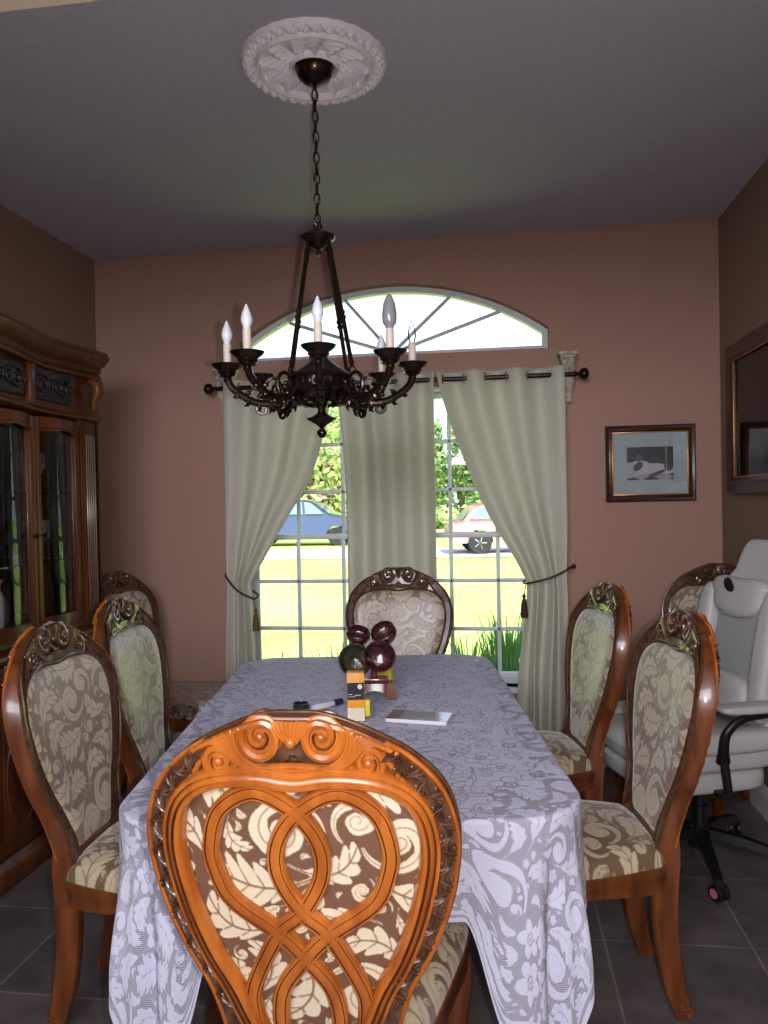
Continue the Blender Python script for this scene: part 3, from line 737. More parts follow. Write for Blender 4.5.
for q in range(4):
    t = pi/4+q*pi/2+.12; mb = M(); a = Vector((.045*cos(t), .045*sin(t), zz(2.295))); b2 = Vector((.135*cos(t), .135*sin(t), zz(1.875)))
    pts = [a+(b2-a)*s for s in (0, .03, .06, .10, .14, .56, .58, .60, .62, .64, .95, .97, 1)]
    mb.tube(pts, [.005, .009, .005, .009, .007, .007, .011, .007, .011, .007, .007, .010, .005], 8)
    mb.tube([b2+Vector((.012*cos(s)*cos(t), .012*cos(s)*sin(t), -.012+.012*sin(s))) for s in np.linspace(0, 2*pi, 12)[:-1]], .0035, 5, closed=True)
    mb.build('support_rod', m_bronze, ch)
body = M()
body.lathe([(0, 1.655), (.008, 1.657), (.016, 1.668), (.016, 1.676), (.006, 1.688), (.012, 1.694), (.02, 1.70), (.048, 1.716), (.05, 1.72), (.03, 1.727), (.014, 1.738), (.012, 1.75), (.022, 1.765), (.03, 1.775), (.05, 1.785), (.085, 1.795), (.104, 1.80), (.11, 1.806), (.106, 1.812), (.106, 1.845), (.112, 1.85), (.108, 1.858), (.085, 1.87), (.055, 1.89), (.03, 1.91), (.014, 1.925), (.012, 1.935), (.018, 1.94), (.01, 1.952), (0, 1.955)], c=(0, 0, -HC), n=40)
for q in range(30):
    t = 2*pi*q/30; body.tube([(.108*cos(t+.07*cos(s)), .108*sin(t+.07*cos(s)), zz(1.829)+.011*sin(s)) for s in np.linspace(0, 2*pi, 9)[:-1]], .0022, 5, closed=True)
for q in range(16):
    t = 2*pi*q/16; body.tube([(r*cos(t), r*sin(t), zz(h)) for r, h in ((.095, 1.80), (.10, 1.785), (.085, 1.772), (.06, 1.768), (.045, 1.76))], [.004, .009, .010, .006, .002], 6)
body.build('body', m_bronze, ch)
def arm_mesh():
    mb = M()
    pts = cat_rom([(.098, 0, 1.815), (.125, 0, 1.79), (.165, 0, 1.770), (.215, 0, 1.775), (.262, 0, 1.80), (.292, 0, 1.828), (.302, 0, 1.856)], 7)
    mb.tube([(p.x, 0, zz(p.z)) for p in pts], [.0125]*len(pts), 9)
    # scroll rising off the arm near the body
    sp_ = []
    for q in range(30):
        s = q/29; r = .033*(1-s)**.9+.008; a = -pi/2+s*2*pi*1.15
        sp_.append((.152+r*cos(a)*1.0, 0, zz(1.818)+r*sin(a)*1.25))
    mb.tube(sp_, [.0075-.003*q/29 for q in range(30)], 7); mb.ell((.152, 0, zz(1.82)), (.010, .008, .010))
    sp_ = []
    for q in range(22):
        s = q/21; r = .020*(1-s)+.004; a = pi/2-s*2*pi*1.1; sp_.append((.190+r*cos(a), 0, zz(1.752)+r*sin(a)))
    mb.tube(sp_, .0055, 6)
    for x, z, a in ((.13, 1.772, -2.2), (.165, 1.755, -1.7), (.20, 1.757, -1.3), (.235, 1.773, -1.0), (.268, 1.796, -.6), (.15, 1.785, 1.6), (.20, 1.79, 1.5), (.24, 1.80, 2.0)):
        mb.tube([(x, 0, zz(z)), (x+.010*cos(a), .003, zz(z)+.010*sin(a)), (x+.020*cos(a+.5), 0, zz(z)+.020*sin(a+.5))], [.008, .006, .001], 6)
        for s in (-1, 1): mb.ell((x+.006*cos(a), s*.009, zz(z)+.004), (.009, .005, .006), n=8, k=5)
    return mb
arm0 = None
bulbs = {}
for q in range(8):
    t = -pi/2+q*pi/4+.06
    if arm0 is None:
        arm = arm_mesh().build('arm', m_bronze, ch)
        cup = M().lathe([(.008, -.012), (.014, -.004), (.012, .004), (.028, .010), (.024, .016), (.032, .022), (.030, .028), (.046, .040), (.052, .048), (.048, .049), (.038, .042), (.016, .036), (.012, .036), (0, .036)], c=(.302, 0, zz(1.850)), n=28).build('candle_cup', m_bronze, arm)
        can = M().lathe([(0, 1.883), (.0125, 1.883), (.0125, 1.962), (.0115, 1.966), (.008, 1.967), (0, 1.967)], c=(.302, 0, -HC), n=20).build('candle_sleeve', m_candle, arm)
        bl = M().lathe([(0, 1.962), (.009, 1.963), (.011, 1.972), (.016, 1.985), (.0175, 1.996), (.014, 2.012), (.008, 2.026), (.003, 2.038), (0, 2.042)], c=(.302, 0, -HC), n=20).build('flame_bulb', m_bulb, arm)
        arm0 = arm
    else:
        arm = arm0.copy(); C.objects.link(arm); arm.parent = ch
        for c0 in (cup, can, bl):
            if q == 5 and c0 is not cup: continue      # far left light has lost its candle
            if q == 4 and c0 is bl: continue
            if c0 is bl and q == 1:
                big = M().lathe([(0, 1.962), (.012, 1.964), (.014, 1.972), (.021, 1.982), (.022, 1.99), (.0225, 2.01), (.018, 2.04), (.009, 2.062), (0, 2.07)], c=(.302, 0, -HC), n=20).build('flame_bulb', m_bulb_g, arm); big['label'] = 'larger unlit grey bulb'; continue
            if c0 is bl and q == 2:
                cl = M().lathe([(0, 1.966), (.009, 1.967), (.013, 1.98), (.0145, 1.99), (.011, 2.01), (.005, 2.028), (0, 2.036)], c=(.302, 0, -HC), n=20).build('flame_bulb', m_glass, arm); cl['label'] = 'clear glass bulb'
                continue
            c1 = c0.copy(); C.objects.link(c1); c1.parent = arm
    arm.rotation_euler = (0, 0, t)

# ------------------------------------------------ curtain rod, corbels, curtains
YRD = YB-.103; ZRD = 2.088
rod = M(); rod.tube([(-1.50, 0, 0), (.448, 0, 0)], .0125, 14)
for s, x in ((-1, -1.50), (1, .448)):
    rod.lathe([(.012, 0), (.016, .004), (.009, .012), (.012, .02), (.026, .03), (.032, .045), (.028, .06), (.014, .07), (0, .072)], c=(x, 0, 0), rot=Matrix.Rotation(s*pi/2, 3, 'Y'), n=20)
o = rod.build('curtain_rod', m_rod, loc=(0, YRD, ZRD)); tag(o, 'dark metal curtain rod with ball finials between two white corbels', 'curtain rod')
m_corb = mat('antique_white_corbel', srgb(206, 196, 178), .7, var=.45, vs=45, bump=.6, bs=60, bdist=.008)
def corbel():
    mb = M(); mb.box((0, -.06, .255), (.112, .124, .02), .004); mb.box((0, -.055, .238), (.094, .108, .018), .006)
    prof = cat_rom([(.1, .23, 0), (.108, .20, 0), (.096, .16, 0), (.084, .12, 0), (.068, .085, 0), (.045, .055, 0), (.040, .035, 0), (.034, .015, 0)], 5)
    P = [(0, 0, p.y) for p in prof]; k = len(prof)
    vs = []
    for p, i in zip(prof, range(k)):
        w = .040-.016*i/k+.003*sin(i*.9); vs += [(-w, 0, p.y), (-w, -p.x*.94, p.y), (-w*.75, -p.x, p.y), (-w*.3, -p.x*.95, p.y), (w*.3, -p.x*.95, p.y), (w*.75, -p.x, p.y), (w, -p.x*.94, p.y), (w, 0, p.y)]
    fs = [(i*8+j, i*8+(j+1) % 8, (i+1)*8+(j+1) % 8, (i+1)*8+j) for i in range(k-1) for j in range(8)]+[tuple(range(8)), tuple((k-1)*8+j for j in range(8))]
    mb.add(vs, fs)
    for r, z, y in ((.02, .19, -.108), (.011, .15, -.098)):
        for q in range(6): mb.ell((r*cos(q*pi/3), y, z+r*sin(q*pi/3)), (.009, .006, .009), n=8, k=5)
        mb.ell((0, y-.003, z), (.007, .007, .007), n=8, k=5)
    for s in (-1, 1):
        mb.tube([(s*.03, -.09+.002*q, .17-.012*q) for q in range(8)], .004, 6)
        for q in range(5): mb.ell((s*.018, -.085+.012*q, .12-.018*q), (.010, .006, .012), n=8, k=5)
    mb.tube([(.018*cos(t)*(1-t/18), -.035-.0, .012+.018*sin(t)*(1-t/18)) for t in np.linspace(0, 12, 40)], .006, 6); mb.tube([(-.022, -.02, .012), (.022, -.02, .012)], .024, 14)
    return mb.build('corbel', m_corb)
cb0 = corbel(); cb0.scale = (.88, 1, .95); cb0.location = (.414, YB-.001, 1.956); tag(cb0, 'white carved corbel on the wall at the right end of the curtain rod', 'corbel', 'pair of wall corbels')
cb1 = cb0.copy(); C.objects.link(cb1); cb1.location = (-1.472, YB-.001, 1.950); tag(cb1, 'white carved corbel on the wall at the left end of the curtain rod', 'corbel', 'pair of wall corbels')

m_cur, nt, b = new_mat('grey_green_curtain'); L = nt.links
b.inputs['Base Color'].default_value = srgb(222, 220, 208); b.inputs['Roughness'].default_value = .55; b.inputs['Sheen Weight'].default_value = .25
tl_ = nt.nodes.new('ShaderNodeBsdfTranslucent'); tl_.inputs[0].default_value = srgb(228, 228, 204)
tcx = nt.nodes.new('ShaderNodeTexCoord'); wv = nt.nodes.new('ShaderNodeTexNoise'); wv.inputs['Scale'].default_value = 500; L.new(tcx.outputs['Object'], wv.inputs['Vector'])
bpn = nt.nodes.new('ShaderNodeBump'); bpn.inputs['Strength'].default_value = .15; bpn.inputs['Distance'].default_value = .001; L.new(wv.outputs[0], bpn.inputs['Height']); L.new(bpn.outputs[0], b.inputs['Normal'])
ms = nt.nodes.new('ShaderNodeMixShader'); ms.inputs[0].default_value = .34; L.new(b.outputs[0], ms.inputs[1]); L.new(tl_.outputs[0], ms.inputs[2]); L.new(ms.outputs[0], nt.nodes['Material Output'].inputs[0])
def curtain(label, keys, nw, amps, ph=0, tie=None, y0=0):
    """keys: (z, left x, right x); nw waves of cloth; amps: (z, pleat depth)"""
    root = thing('curtain', (0, YRD, 0), 0, label, 'curtain', 'grey-green grommet curtains')
    ks = sorted(keys); zs = [q[0] for q in ks]; az = sorted(amps)
    nz_, nx2 = 170, 50*nw
    xl = cat_rom([(q[0], q[1], q[2]) for q in ks], 12); zz_ = np.array([p.x for p in xl]); A1 = np.array([p.y for p in xl]); A2 = np.array([p.z for p in xl])
    P = np.zeros((nx2, nz_, 3)); ztop, zbot = ks[-1][0], ks[0][0]
    rs = np.random.RandomState(int(abs(ks[0][1])*100)); f1 = rs.uniform(0, 6, 4)
    for j in range(nz_):
        z = ztop+(zbot-ztop)*j/(nz_-1); l, r = np.interp(z, zz_, A1), np.interp(z, zz_, A2); am = np.interp(z, [a for a, _ in az], [b_ for _, b_ in az])
        tz = (ztop-z)/(ztop-zbot)
        for i in range(nx2):
            s = i/(nx2-1); irr = 1+.45*tz*sin(s*7+f1[0])
            ss = s+.02*tz*sin(s*pi*2*nw*.5+f1[1])*1.0
            y = -am*irr*sin(2*pi*nw*ss+ph)-.22*am*tz*sin(2*pi*nw*1.7*s+f1[2]+z*2)
            x = l+(r-l)*s+.010*tz*sin(9*s+4*z+f1[3])*sin(pi*s)
            P[i, j] = (x, y+y0*tz, z)
    mb = M(); mb.grid(P); o = mb.build('cloth_panel', m_cur, root, smooth=0); o.data.shade_smooth()
    sm = o.modifiers.new('thickness', 'SOLIDIFY'); sm.thickness = .0025
    l, r = ks[-1][1], ks[-1][2]
    g0 = M(); g0.tube([(0, .024*cos(t), .024*sin(t)) for t in np.linspace(0, 2*pi, 21)[:-1]], .0042, 8, closed=True)
    first = None
    for q in range(2*nw):
        s = (q*pi-ph)/(2*pi*nw)+ (0.5/nw if (q*pi-ph) < 0 else 0)
        if not 0 <= s <= 1.0: continue
        if first is None: first = go = g0.build('grommet', m_grom, root)
        else: go = first.copy(); C.objects.link(go); go.parent = root
        go.location = (l+(r-l)*s, 0, ZRD)
    return root
ztp = ZRD+.043
curtain('left curtain panel drawn aside and tied back with a cord', [(ztp, -1.455, -.838), (1.97, -1.462, -.86), (1.75, -1.462, -.915), (1.55, -1.462, -.99), (1.38, -1.462, -1.10), (1.20, -1.465, -1.21), (1.06, -1.462, -1.295), (1.0, -1.460, -1.325), (.92, -1.462, -1.315), (.6, -1.472, -1.30), (.12, -1.48, -1.27)], 3, [(ztp, .036), (2.0, .034), (1.6, .018), (1.0, .020), (.6, .028), (.1, .032)], .5, y0=-.01)
curtain('straight middle curtain panel hanging between the two window bays', [(ztp, -.828, -.29), (1.8, -.79, -.292), (1.4, -.775, -.292), (1.0, -.775, -.292), (.5, -.78, -.29), (.12, -.78, -.285)], 3, [(ztp, .036), (1.9, .026), (1.4, .024), (.1, .032)], 1.0)
curtain('right curtain panel swept to the right and tied back with a tasselled cord', [(ztp, -.275, .392), (1.95, -.235, .395), (1.75, -.17, .395), (1.5, -.075, .395), (1.30, .02, .395), (1.14, .115, .39), (1.04, .165, .388), (1.0, .180, .388), (.94, .180, .39), (.8, .165, .392), (.55, .135, .392), (.3, .115, .395), (.12, .10, .40)], 3, [(ztp, .036), (2.0, .034), (1.6, .018), (1.02, .022), (.6, .030), (.1, .036)], 2.2, y0=-.01)
def tieback(label, xw, zw, xi, zi, tz, tassel):
    """cord from a wall hook around the gathered cloth"""
    root = thing('curtain_tieback', (xw, YB, zw), 0, label, 'tieback', 'brown cord curtain tiebacks'); mb = M()
    f = [(0, -.004, 0), (0, -.03, .004), ((xi-xw)*.15, -.13, -.004), ((xi-xw)*.5, -.158, (zi-zw)*.62), ((xi-xw)*.93, -.150, zi-zw), (xi-xw, -.10, zi-zw+.002), ((xi-xw)*.9, -.045, (zi-zw)*.9), ((xi-xw)*.5, -.035, (zi-zw)*.5), (0, -.02, 0)]
    pts = cat_rom(f, 10); mb.tube(pts, .0055, 8); mb.ell((0, -.012, 0), (.013, .014, .013))
    mb.build('cord', m_cord, root)
    tm = M(); x0 = (xi-xw)*.96; tm.tube([(x0, -.148, zi-zw), (x0+tassel*.006, -.155, zi-zw-.035), (x0+tassel*.012, -.150, zi-zw-.06)], .003, 6)
    tm.lathe([(0, 0), (.008, -.003), (.011, -.014), (.007, -.024), (.010, -.03), (.015, -.05), (.019, -.09), (.020, -.125), (0, -.127)], c=(x0+tassel*.012, -.15, zi-zw-.055), n=18)
    tm.build('tassel', m_cord if tassel < 0 else mat('ochre_tassel', srgb(120, 78, 38), .7, var=.3, vs=150), root)
tieback('brown cord tieback around the left curtain', -1.49, 1.045, -1.292, .925, 0, 1)
tieback('brown cord tieback with dark tassel around the right curtain', .435, 1.075, .165, 1.0, 0, -1)

# ------------------------------------------------ china cabinet
m_cab = mat('cabinet_wood', srgb(104, 54, 24), .38, col2=srgb(70, 34, 14), vs=4, stretch=(5, 5, .7), coat=.12, spec=.3)
m_cabd = mat('cabinet_dark_carving', srgb(34, 22, 22), .5, var=.4, vs=40)
m_mirror, nt, b = new_mat('mirror'); b.inputs['Metallic'].default_value = 1; b.inputs['Roughness'].default_value = .12; b.inputs['Base Color'].default_value = (.035, .037, .045, 1)
m_bead = mat('gilt_beading', srgb(170, 128, 60), .3, metal=.6, var=.3, vs=90)
m_bevel, nt, b = new_mat('bevelled_glass'); L = nt.links
t_ = nt.nodes.new('ShaderNodeBsdfTransparent'); g_ = nt.nodes.new('ShaderNodeBsdfGlossy'); g_.inputs['Roughness'].default_value = .04; mx_ = nt.nodes.new('ShaderNodeMixShader'); mx_.inputs[0].default_value = .85
L.new(t_.outputs[0], mx_.inputs[1]); L.new(g_.outputs[0], mx_.inputs[2]); L.new(mx_.outputs[0], nt.nodes['Material Output'].inputs[0]); nt.nodes.remove(b)
CX, C0, C1 = -1.862, 1.75, 3.475; CYM = (C0+C1)/2; CW = (C1-C0)
cab = thing('china_cabinet', (XL+.004, CYM, 0), 0, 'tall carved wooden china cabinet with glass doors against the left wall', 'cabinet')
dx = CX-XL            # depth of the upper part
def serp(t): return .020*cos(2*pi*t*2)+.018*cos(2*pi*t)      # bowed front plan
def hrun(name, prof, z0, mt=m_cab, over=0, xb=None, wave=0, parent=cab):
    """horizontal moulding running round the front; prof = (projection, height)"""
    n = 60; Pg = []
    for i in range(n):
        t = i/(n-1); y = -CW/2-over+(CW+2*over)*t; s = serp(t-.5) if wave else 0; zw = wave*(.5+.5*cos(4*pi*(t-.5)))
        row = [(0, y, z0+zw+prof[0][1])]+[((xb or dx)+p+s, y, z0+zw+h) for p, h in prof]+[(0, y, z0+zw+prof[-1][1])]
        Pg.append(row)
    Pg = np.array(Pg); mb = M(); mb.grid(Pg); k = Pg.shape[1]
    for i in (0, n-1): mb.add(Pg[i], [tuple(range(k))])
    mb.add([Pg[0, 0], Pg[-1, 0], Pg[-1, -1], Pg[0, -1]], [(0, 1, 2, 3)])
    return mb.build(name, mt, parent)
hrun('crown', [(-.03, 0), (.0, .006), (.012, .022), (.006, .034), (.03, .048), (.05, .07), (.056, .082), (.046, .094), (.05, .104), (.03, .112)], 2.062, wave=.008, over=.02)
hrun('crown_step', [(-.03, 0), (.014, 0), (.020, .010), (.012, .020), (-.03, .026)], 2.043, wave=.006, over=.004)
hrun('frieze', [(-.03, 0), (-.03, .19)], 1.868, wave=0)
hrun('waist_moulding', [(-.03, 0), (.0, .002), (.016, .012), (.018, .020), (.004, .03), (.0, .04), (-.03, .045)], 1.838, wave=.004, over=.006)
def crk(z0, z1, y0, y1, x, name):
    """carved openwork panel"""
    mb = M(); mb.box((x, (y0+y1)/2, (z0+z1)/2), (.012, y1-y0, z1-z0), .002, m=0)
    w = y1-y0; 
    for s in (-1, 1):
        for cxx, r, d in ((.26, .045, 1), (.10, .030, -1), (.40, .026, 1)):
            c = (y0+y1)/2+s*w*cxx
            mb.tube([(x+.010, c+s*d*(r*(1-q/24)+.004)*cos(q*.45), (z0+z1)/2+(r*(1-q/24)+.004)*sin(q*.45)) for q in range(24)], .0055, 6)
        mb.tube([(x+.008, (y0+y1)/2+s*w*q, (z0+z1)/2+.035*sin(q*16)) for q in np.linspace(0, .46, 14)], .005, 6)
    mb.build(name, m_cabd, cab)
edges = [C0+.17+.345*i-CYM for i in range(5)]
for i in range(4): crk(1.905, 2.035, edges[i]+.03, edges[i+1]-.03, dx-.022, 'frieze_carving')
for y in edges[1:4]:
    mb = M(); mb.box((dx-.016, y, 1.96), (.03, .042, .17), .005); mb.build('frieze_post', m_cab, cab)
for s in (-1, 1):
    mb = M(); y = s*(CW/2-.075)
    mb.box((dx/2, s*(CW/2-.011), 1.385), (dx-.01, .022, .97), .003)
    mb.build('side_panel', m_cab, cab)
    mb = M(); mb.box((dx-.022, y, 1.37), (.034, .15, .955), .006)
    for q in range(-2, 3): mb.tube([(dx-.004, y+q*.018, .96), (dx-.002, y+q*.018, 1.0), (dx-.002, y+q*.018, 1.74), (dx-.004, y+q*.018, 1.78)], .006, 6)
    mb.tube([(dx+.0, y-.062, .92+q*.02) for q in range(46)], .004, 5); mb.build('corner_post', m_cab, cab)
    # acanthus corbel under the crown
    mb = M(); yy = s*(CW/2-.045)
    mb.tube([(dx-.01, yy, 2.04), (dx+.025, yy, 2.02), (dx+.030, yy, 1.985), (dx+.008, yy, 1.95), (dx+.012, yy, 1.91), (dx-.01, yy, 1.885)], [.022, .030, .028, .018, .017, .006], 10)
    for q in range(4): mb.ell((dx+.03-.006*q, yy, 2.03-.035*q), (.012, .026-.004*q, .012))
    mb.build('corner_corbel', m_cab, cab)
mb = M(); mb.box((.012, 0, 1.38), (.016, CW-.05, .96), 0); mb.build('mirror_back', m_mirror, cab, smooth=0)
for z in (1.21, 1.51):
    mb = M(); mb.box((dx/2-.01, 0, z), (dx-.09, CW-.08, .007), .001); o = mb.build('glass_shelf', glass_mat('shelf_glass', (.8, .9, .86, 1)), cab, smooth=0); o['label'] = 'clear glass shelf'
mb = M(); mb.box((dx/2, 0, .915), (dx-.03, CW-.03, .03)); mb.build('cabinet_floor', m_cab, cab)
for i in range(4):
    y0, y1 = edges[i]+.002, edges[i+1]-.002; xf = dx-.012; d = M()
    st = .036
    d.box((xf, y0+st/2, 1.375), (.026, st, .90), .005); d.box((xf, y1-st/2, 1.375), (.026, st, .90), .005)
    mid_ = (y0+y1)/2; hw_ = (y1-y0)/2-st
    bow = lambda y: .030*max(0, 1-((y-mid_)/hw_)**2)
    for z_, h_ in ((.955, .06), (1.805, .045)):
        ys_ = np.linspace(y0+st, y1-st, 17); d.sweep([(xf+bow(y), y, z_) for y in ys_], [(1, 0, 0)]*17, [(0, 0, 1)]*17, [(-.013, -h_/2), (.013, -h_/2), (.013, h_/2), (-.013, h_/2)])
    d.tube([(xf+.010+bow(y), y, 1.778+.006*cos((y-mid_)*30)) for y in np.linspace(y0+st, y1-st, 17)], .008, 8)
    do = d.build('door', m_cab, cab)
    ys_ = np.linspace(y0+st-.004, y1-st+.004, 25); p = M(); p.grid(np.array([[(xf-.006+bow(y), y, .982), (xf-.006+bow(y), y, 1.786)] for y in ys_])); p.build('pane', m_glass, do, smooth=180, clean=False)
    bv = M()
    for yy, s in ((y0+st+.009, 1), (y1-st-.009, -1)):
        h = .009; bv.add([(xf+.000-s*.0007, yy-h, .99), (xf+.000+s*.0007, yy+h, .99), (xf+.0+s*.0007, yy+h, 1.77), (xf+.0-s*.0007, yy-h, 1.77)], [(0, 1, 2, 3)])
    bv.build('glass_bevel', m_bevel, do, smooth=0, clean=False)
    bd = M(); side = y1-.010 if i % 2 == 0 else y0+.010
    for q in range(74): bd.ell((xf+.013, side, .95+q*.0117), (.0035, .0035, .0048), n=6, k=4)
    bd.build('beading', m_bead, do)
    kn = M(); kn.lathe([(.004, 0), (.004, .012), (.010, .016), (.011, .022), (.006, .028), (0, .029)], c=(xf+.012, side+(-.02 if i % 2 == 0 else .02)*0+(.02 if i % 2 else -.02), 1.33), rot=Matrix.Rotation(pi/2, 3, 'Y'), n=12); kn.build('handle', m_bronze, do)
# base
hrun('base_top', [(-.02, 0), (.03, .002), (.045, .012), (.04, .026), (.02, .034), (-.02, .04)], .86, over=.02)
hrun('base_case', [(-.006, 0), (-.006, .76)], .10)
hrun('plinth', [(-.03, 0), (.03, 0), (.035, .02), (.03, .06), (.014, .085), (.0, .10), (-.03, .102)], 0, over=.012)
for i in range(4):
    y0, y1 = edges[i]+.008, edges[i+1]-.008; m_ = (y0+y1)/2
    d = M(); d.box((dx+.004, m_, .775), (.024, y1-y0, .135), .008); d.box((dx+.014, m_, .775), (.012, y1-y0-.05, .09), .004); do = d.build('drawer', m_cab, cab)
    for yy in (m_-.07, m_+.07): M().lathe([(.004, 0), (.005, .012), (.012, .02), (.008, .028), (0, .03)], c=(dx+.018, yy, .775), rot=Matrix.Rotation(pi/2, 3, 'Y'), n=12).build('knob', m_bronze, do)
    d = M(); d.box((dx+.004, m_, .405), (.024, y1-y0, .57), .008); d.box((dx+.016, m_, .40), (.010, y1-y0-.10, .45), .004)
    d.tube([(dx+.019, m_+.10*cos(t)*1.0, .40+.19*sin(t)) for t in np.linspace(0, 2*pi, 33)[:-1]], .006, 6, closed=True); do = d.build('door', m_cab, cab)
    M().lathe([(.004, 0), (.005, .012), (.012, .02), (.008, .028), (0, .03)], c=(dx+.016, (y1 if i % 2 == 0 else y0)+(-.03 if i % 2 == 0 else .03), .45), rot=Matrix.Rotation(pi/2, 3, 'Y'), n=12).build('knob', m_bronze, do)
# things on the cabinet shelves
m_crystal = mat('crystal', srgb(235, 240, 245), .05, trans=.85, var=.02, ior=1.45)
m_china = mat('white_china', srgb(220, 222, 228), .2, var=.04, coat=.5)
m_china_b = mat('dark_blue_china', srgb(46, 54, 96), .2, var=.3, coat=.6)
def put(o, y, z, x=-2.02): o.location = (x, y, z); return o
gob = M().lathe([(0, 0), (.032, .001), (.030, .004), (.006, .010), (.004, .06), (.006, .075), (.020, .085), (.032, .11), (.034, .15), (.030, .175), (.0285, .174), (.031, .15), (.028, .112), (.010, .09), (0, .088)], n=24).build('crystal_goblet', m_crystal)
spots = [(3.22, 1.2145, 'crystal goblet at the window end of the cabinet, lower glass shelf'), (3.12, 1.2145, 'crystal goblet second from the window end, lower glass shelf'), (3.20, 1.5145, 'crystal goblet at the window end of the upper glass shelf'), (3.10, 1.5145, 'crystal goblet second from the window end, upper glass shelf'), (2.87, 1.5145, 'crystal goblet behind the next door, upper glass shelf, right of two'), (2.76, 1.5145, 'crystal goblet behind the next door, upper glass shelf, left of two')]
for i, (y, z, lab) in enumerate(spots):
    o = gob if i == 0 else gob.copy()
    if i: C.objects.link(o)
    put(o, y, z, -2.0); tag(o, lab, 'glass', 'goblets in the china cabinet')
bowl = M().lathe([(0, 0), (.035, 0), (.03, .012), (.06, .03), (.095, .07), (.10, .078), (.092, .07), (.055, .032), (0, .02)], n=30).build('serving_bowl', m_china_b); tag(put(bowl, 2.82, 1.2145), 'dark blue bowl on the lower glass shelf of the cabinet', 'bowl')
vs_ = M().lathe([(0, 0), (.04, 0), (.036, .01), (.055, .05), (.06, .10), (.04, .15), (.022, .18), (.024, .205), (.034, .22), (.03, .218), (.018, .2), (0, .19)], n=28).build('vase', m_china); tag(put(vs_, 2.90, .931), 'white china vase on the cabinet floor behind glass', 'vase')
fg = M(); fg.lathe([(0, 0), (.04, 0), (.045, .015), (.03, .03), (.024, .07), (.034, .10), (.03, .14), (.014, .16), (.012, .175), (.022, .19), (.024, .21), (.012, .232), (0, .235)], n=22)
for s in (-1, 1): fg.tube([(0, s*.022, .135), (.01, s*.045, .12), (.028, s*.03, .10)], [.010, .009, .007], 8)
fo = fg.build('figurine', m_crystal); tag(put(fo, 3.17, .931), 'clear crystal figurine on the cabinet floor at its window end', 'figurine')

# ------------------------------------------------ pictures
m_mah = mat('mahogany_frame', srgb(74, 38, 24), .4, col2=srgb(48, 24, 16), vs=5, stretch=(2, 2, 8), coat=.2)
m_gold = mat('gold_fillet', srgb(190, 120, 56), .3, metal=.5, var=.25, vs=60)
m_mat = mat('grey_green_mount', srgb(160, 176, 178), .6, var=.05)
def frame(root, w, h, fwid, d, inner):
    mb = M(); loop = [(-w/2, -h/2), (w/2, -h/2), (w/2, h/2), (-w/2, h/2)]
    prof = [(0, 0), (0, d), (.006, d+.004), (fwid*.5, d-.002), (fwid*.75, d+.002), (fwid, d-.008), (fwid, 0)]
    for i in range(4):
        a, b2 = loop[i], loop[(i+1) % 4]; vs = []
        for (x, z), sx in ((a, 1), (b2, -1)):
            for p, y in prof:
                vs.append((x-np.sign(x)*p, -y, z-np.sign(z)*p))
        n = len(prof); mb.add(vs, [(j, (j+1) % n, n+(j+1) % n, n+j) for j in range(n)])
    mb.build('frame', m_mah, root)
    mb = M(); q = fwid
    for sx, sz, ww, hh in ((-1, 0, .008, h-2*q), (1, 0, .008, h-2*q), (0, -1, w-2*q, .008), (0, 1, w-2*q, .008)):
        mb.box((sx*(w/2-q-.002), -d+.010, sz*(h/2-q-.002)), (ww, .006, hh), .002)
    mb.build('gold_fillet', m_gold, root, clean=False)
pic = thing('framed_photograph', (.837, YB-.001, 1.616), 0, 'small framed black and white photograph with pale mount beside the right curtain', 'picture')
frame(pic, .456, .402, .034, .022, 1)
M().box((0, -.007, 0), (.392, .004, .338)).build('mount', m_mat, pic, smooth=0)
# monochrome print: people in white against a dark ground
nx, nz = 130, 96; gx = np.linspace(-1, 1, nx); gz = np.linspace(-1, 1, nz); GX, GZ = np.meshgrid(gx, gz, indexing='ij')
pt = .10+.06*np.sin(GX*3+1)*np.cos(GZ*5)
def blob(cx, cz, rx, rz, v, a=0, soft=.12):
    global pt
    ca, sa = cos(a), sin(a); x = (GX-cx)*ca+(GZ-cz)*sa; z = -(GX-cx)*sa+(GZ-cz)*ca
    k = np.clip((1-np.sqrt((x/rx)**2+(z/rz)**2))/soft+.5, 0, 1); pt = pt*(1-k)+v*k
blob(-.45, -.35, .55, .55, .86, .2); blob(.35, -.35, .75, .34, .88, -.15); blob(-.9, -.4, .3, .5, .8); blob(.2, -.85, .8, .25, .75)
blob(-.48, .42, .17, .30, .42); blob(-.48, .60, .20, .22, .08); blob(-.47, .36, .13, .2, .5); blob(.18, .28, .18, .24, .30); blob(.80, -.15, .20, .32, .38); blob(.82, .05, .2, .2, .12)
blob(-.52, -.18, .17, .30, .35, -.5); blob(.30, -.62, .42, .10, .3, .5); blob(.05, -.95, .3, .1, .1)
m_print = attr_mat('monochrome_print', [(0, srgb(4, 4, 8)), (.5, srgb(70, 66, 78)), (1, srgb(200, 196, 208))], (.4, .4))
Pg = np.stack([GX*.118, GX*0-.0095, GZ*.087], -1); mb = M(); mb.grid(Pg, flip=False); pr_o = mb.build('print', m_print, pic, pattern=pt.ravel(), smooth=0)
gq = M(); gq.add([(-.194, -.0125, -.167), (.194, -.0125, -.167), (.194, -.0125, .167), (-.194, -.0125, .167)], [(0, 1, 2, 3)]); gq.build('glazing', m_glass, pic, smooth=0, clean=False)
pc2 = thing('framed_picture', (XR-.001, 3.545, 1.807), -pi/2, 'large dark framed picture on the right-hand wall', 'picture')
frame(pc2, .93, .715, .075, .034, 1)
m_dark = attr_mat('dark_picture_print', [(0, srgb(30, 28, 34)), (.5, srgb(56, 52, 64)), (1, srgb(92, 84, 104))], (.35, .35))
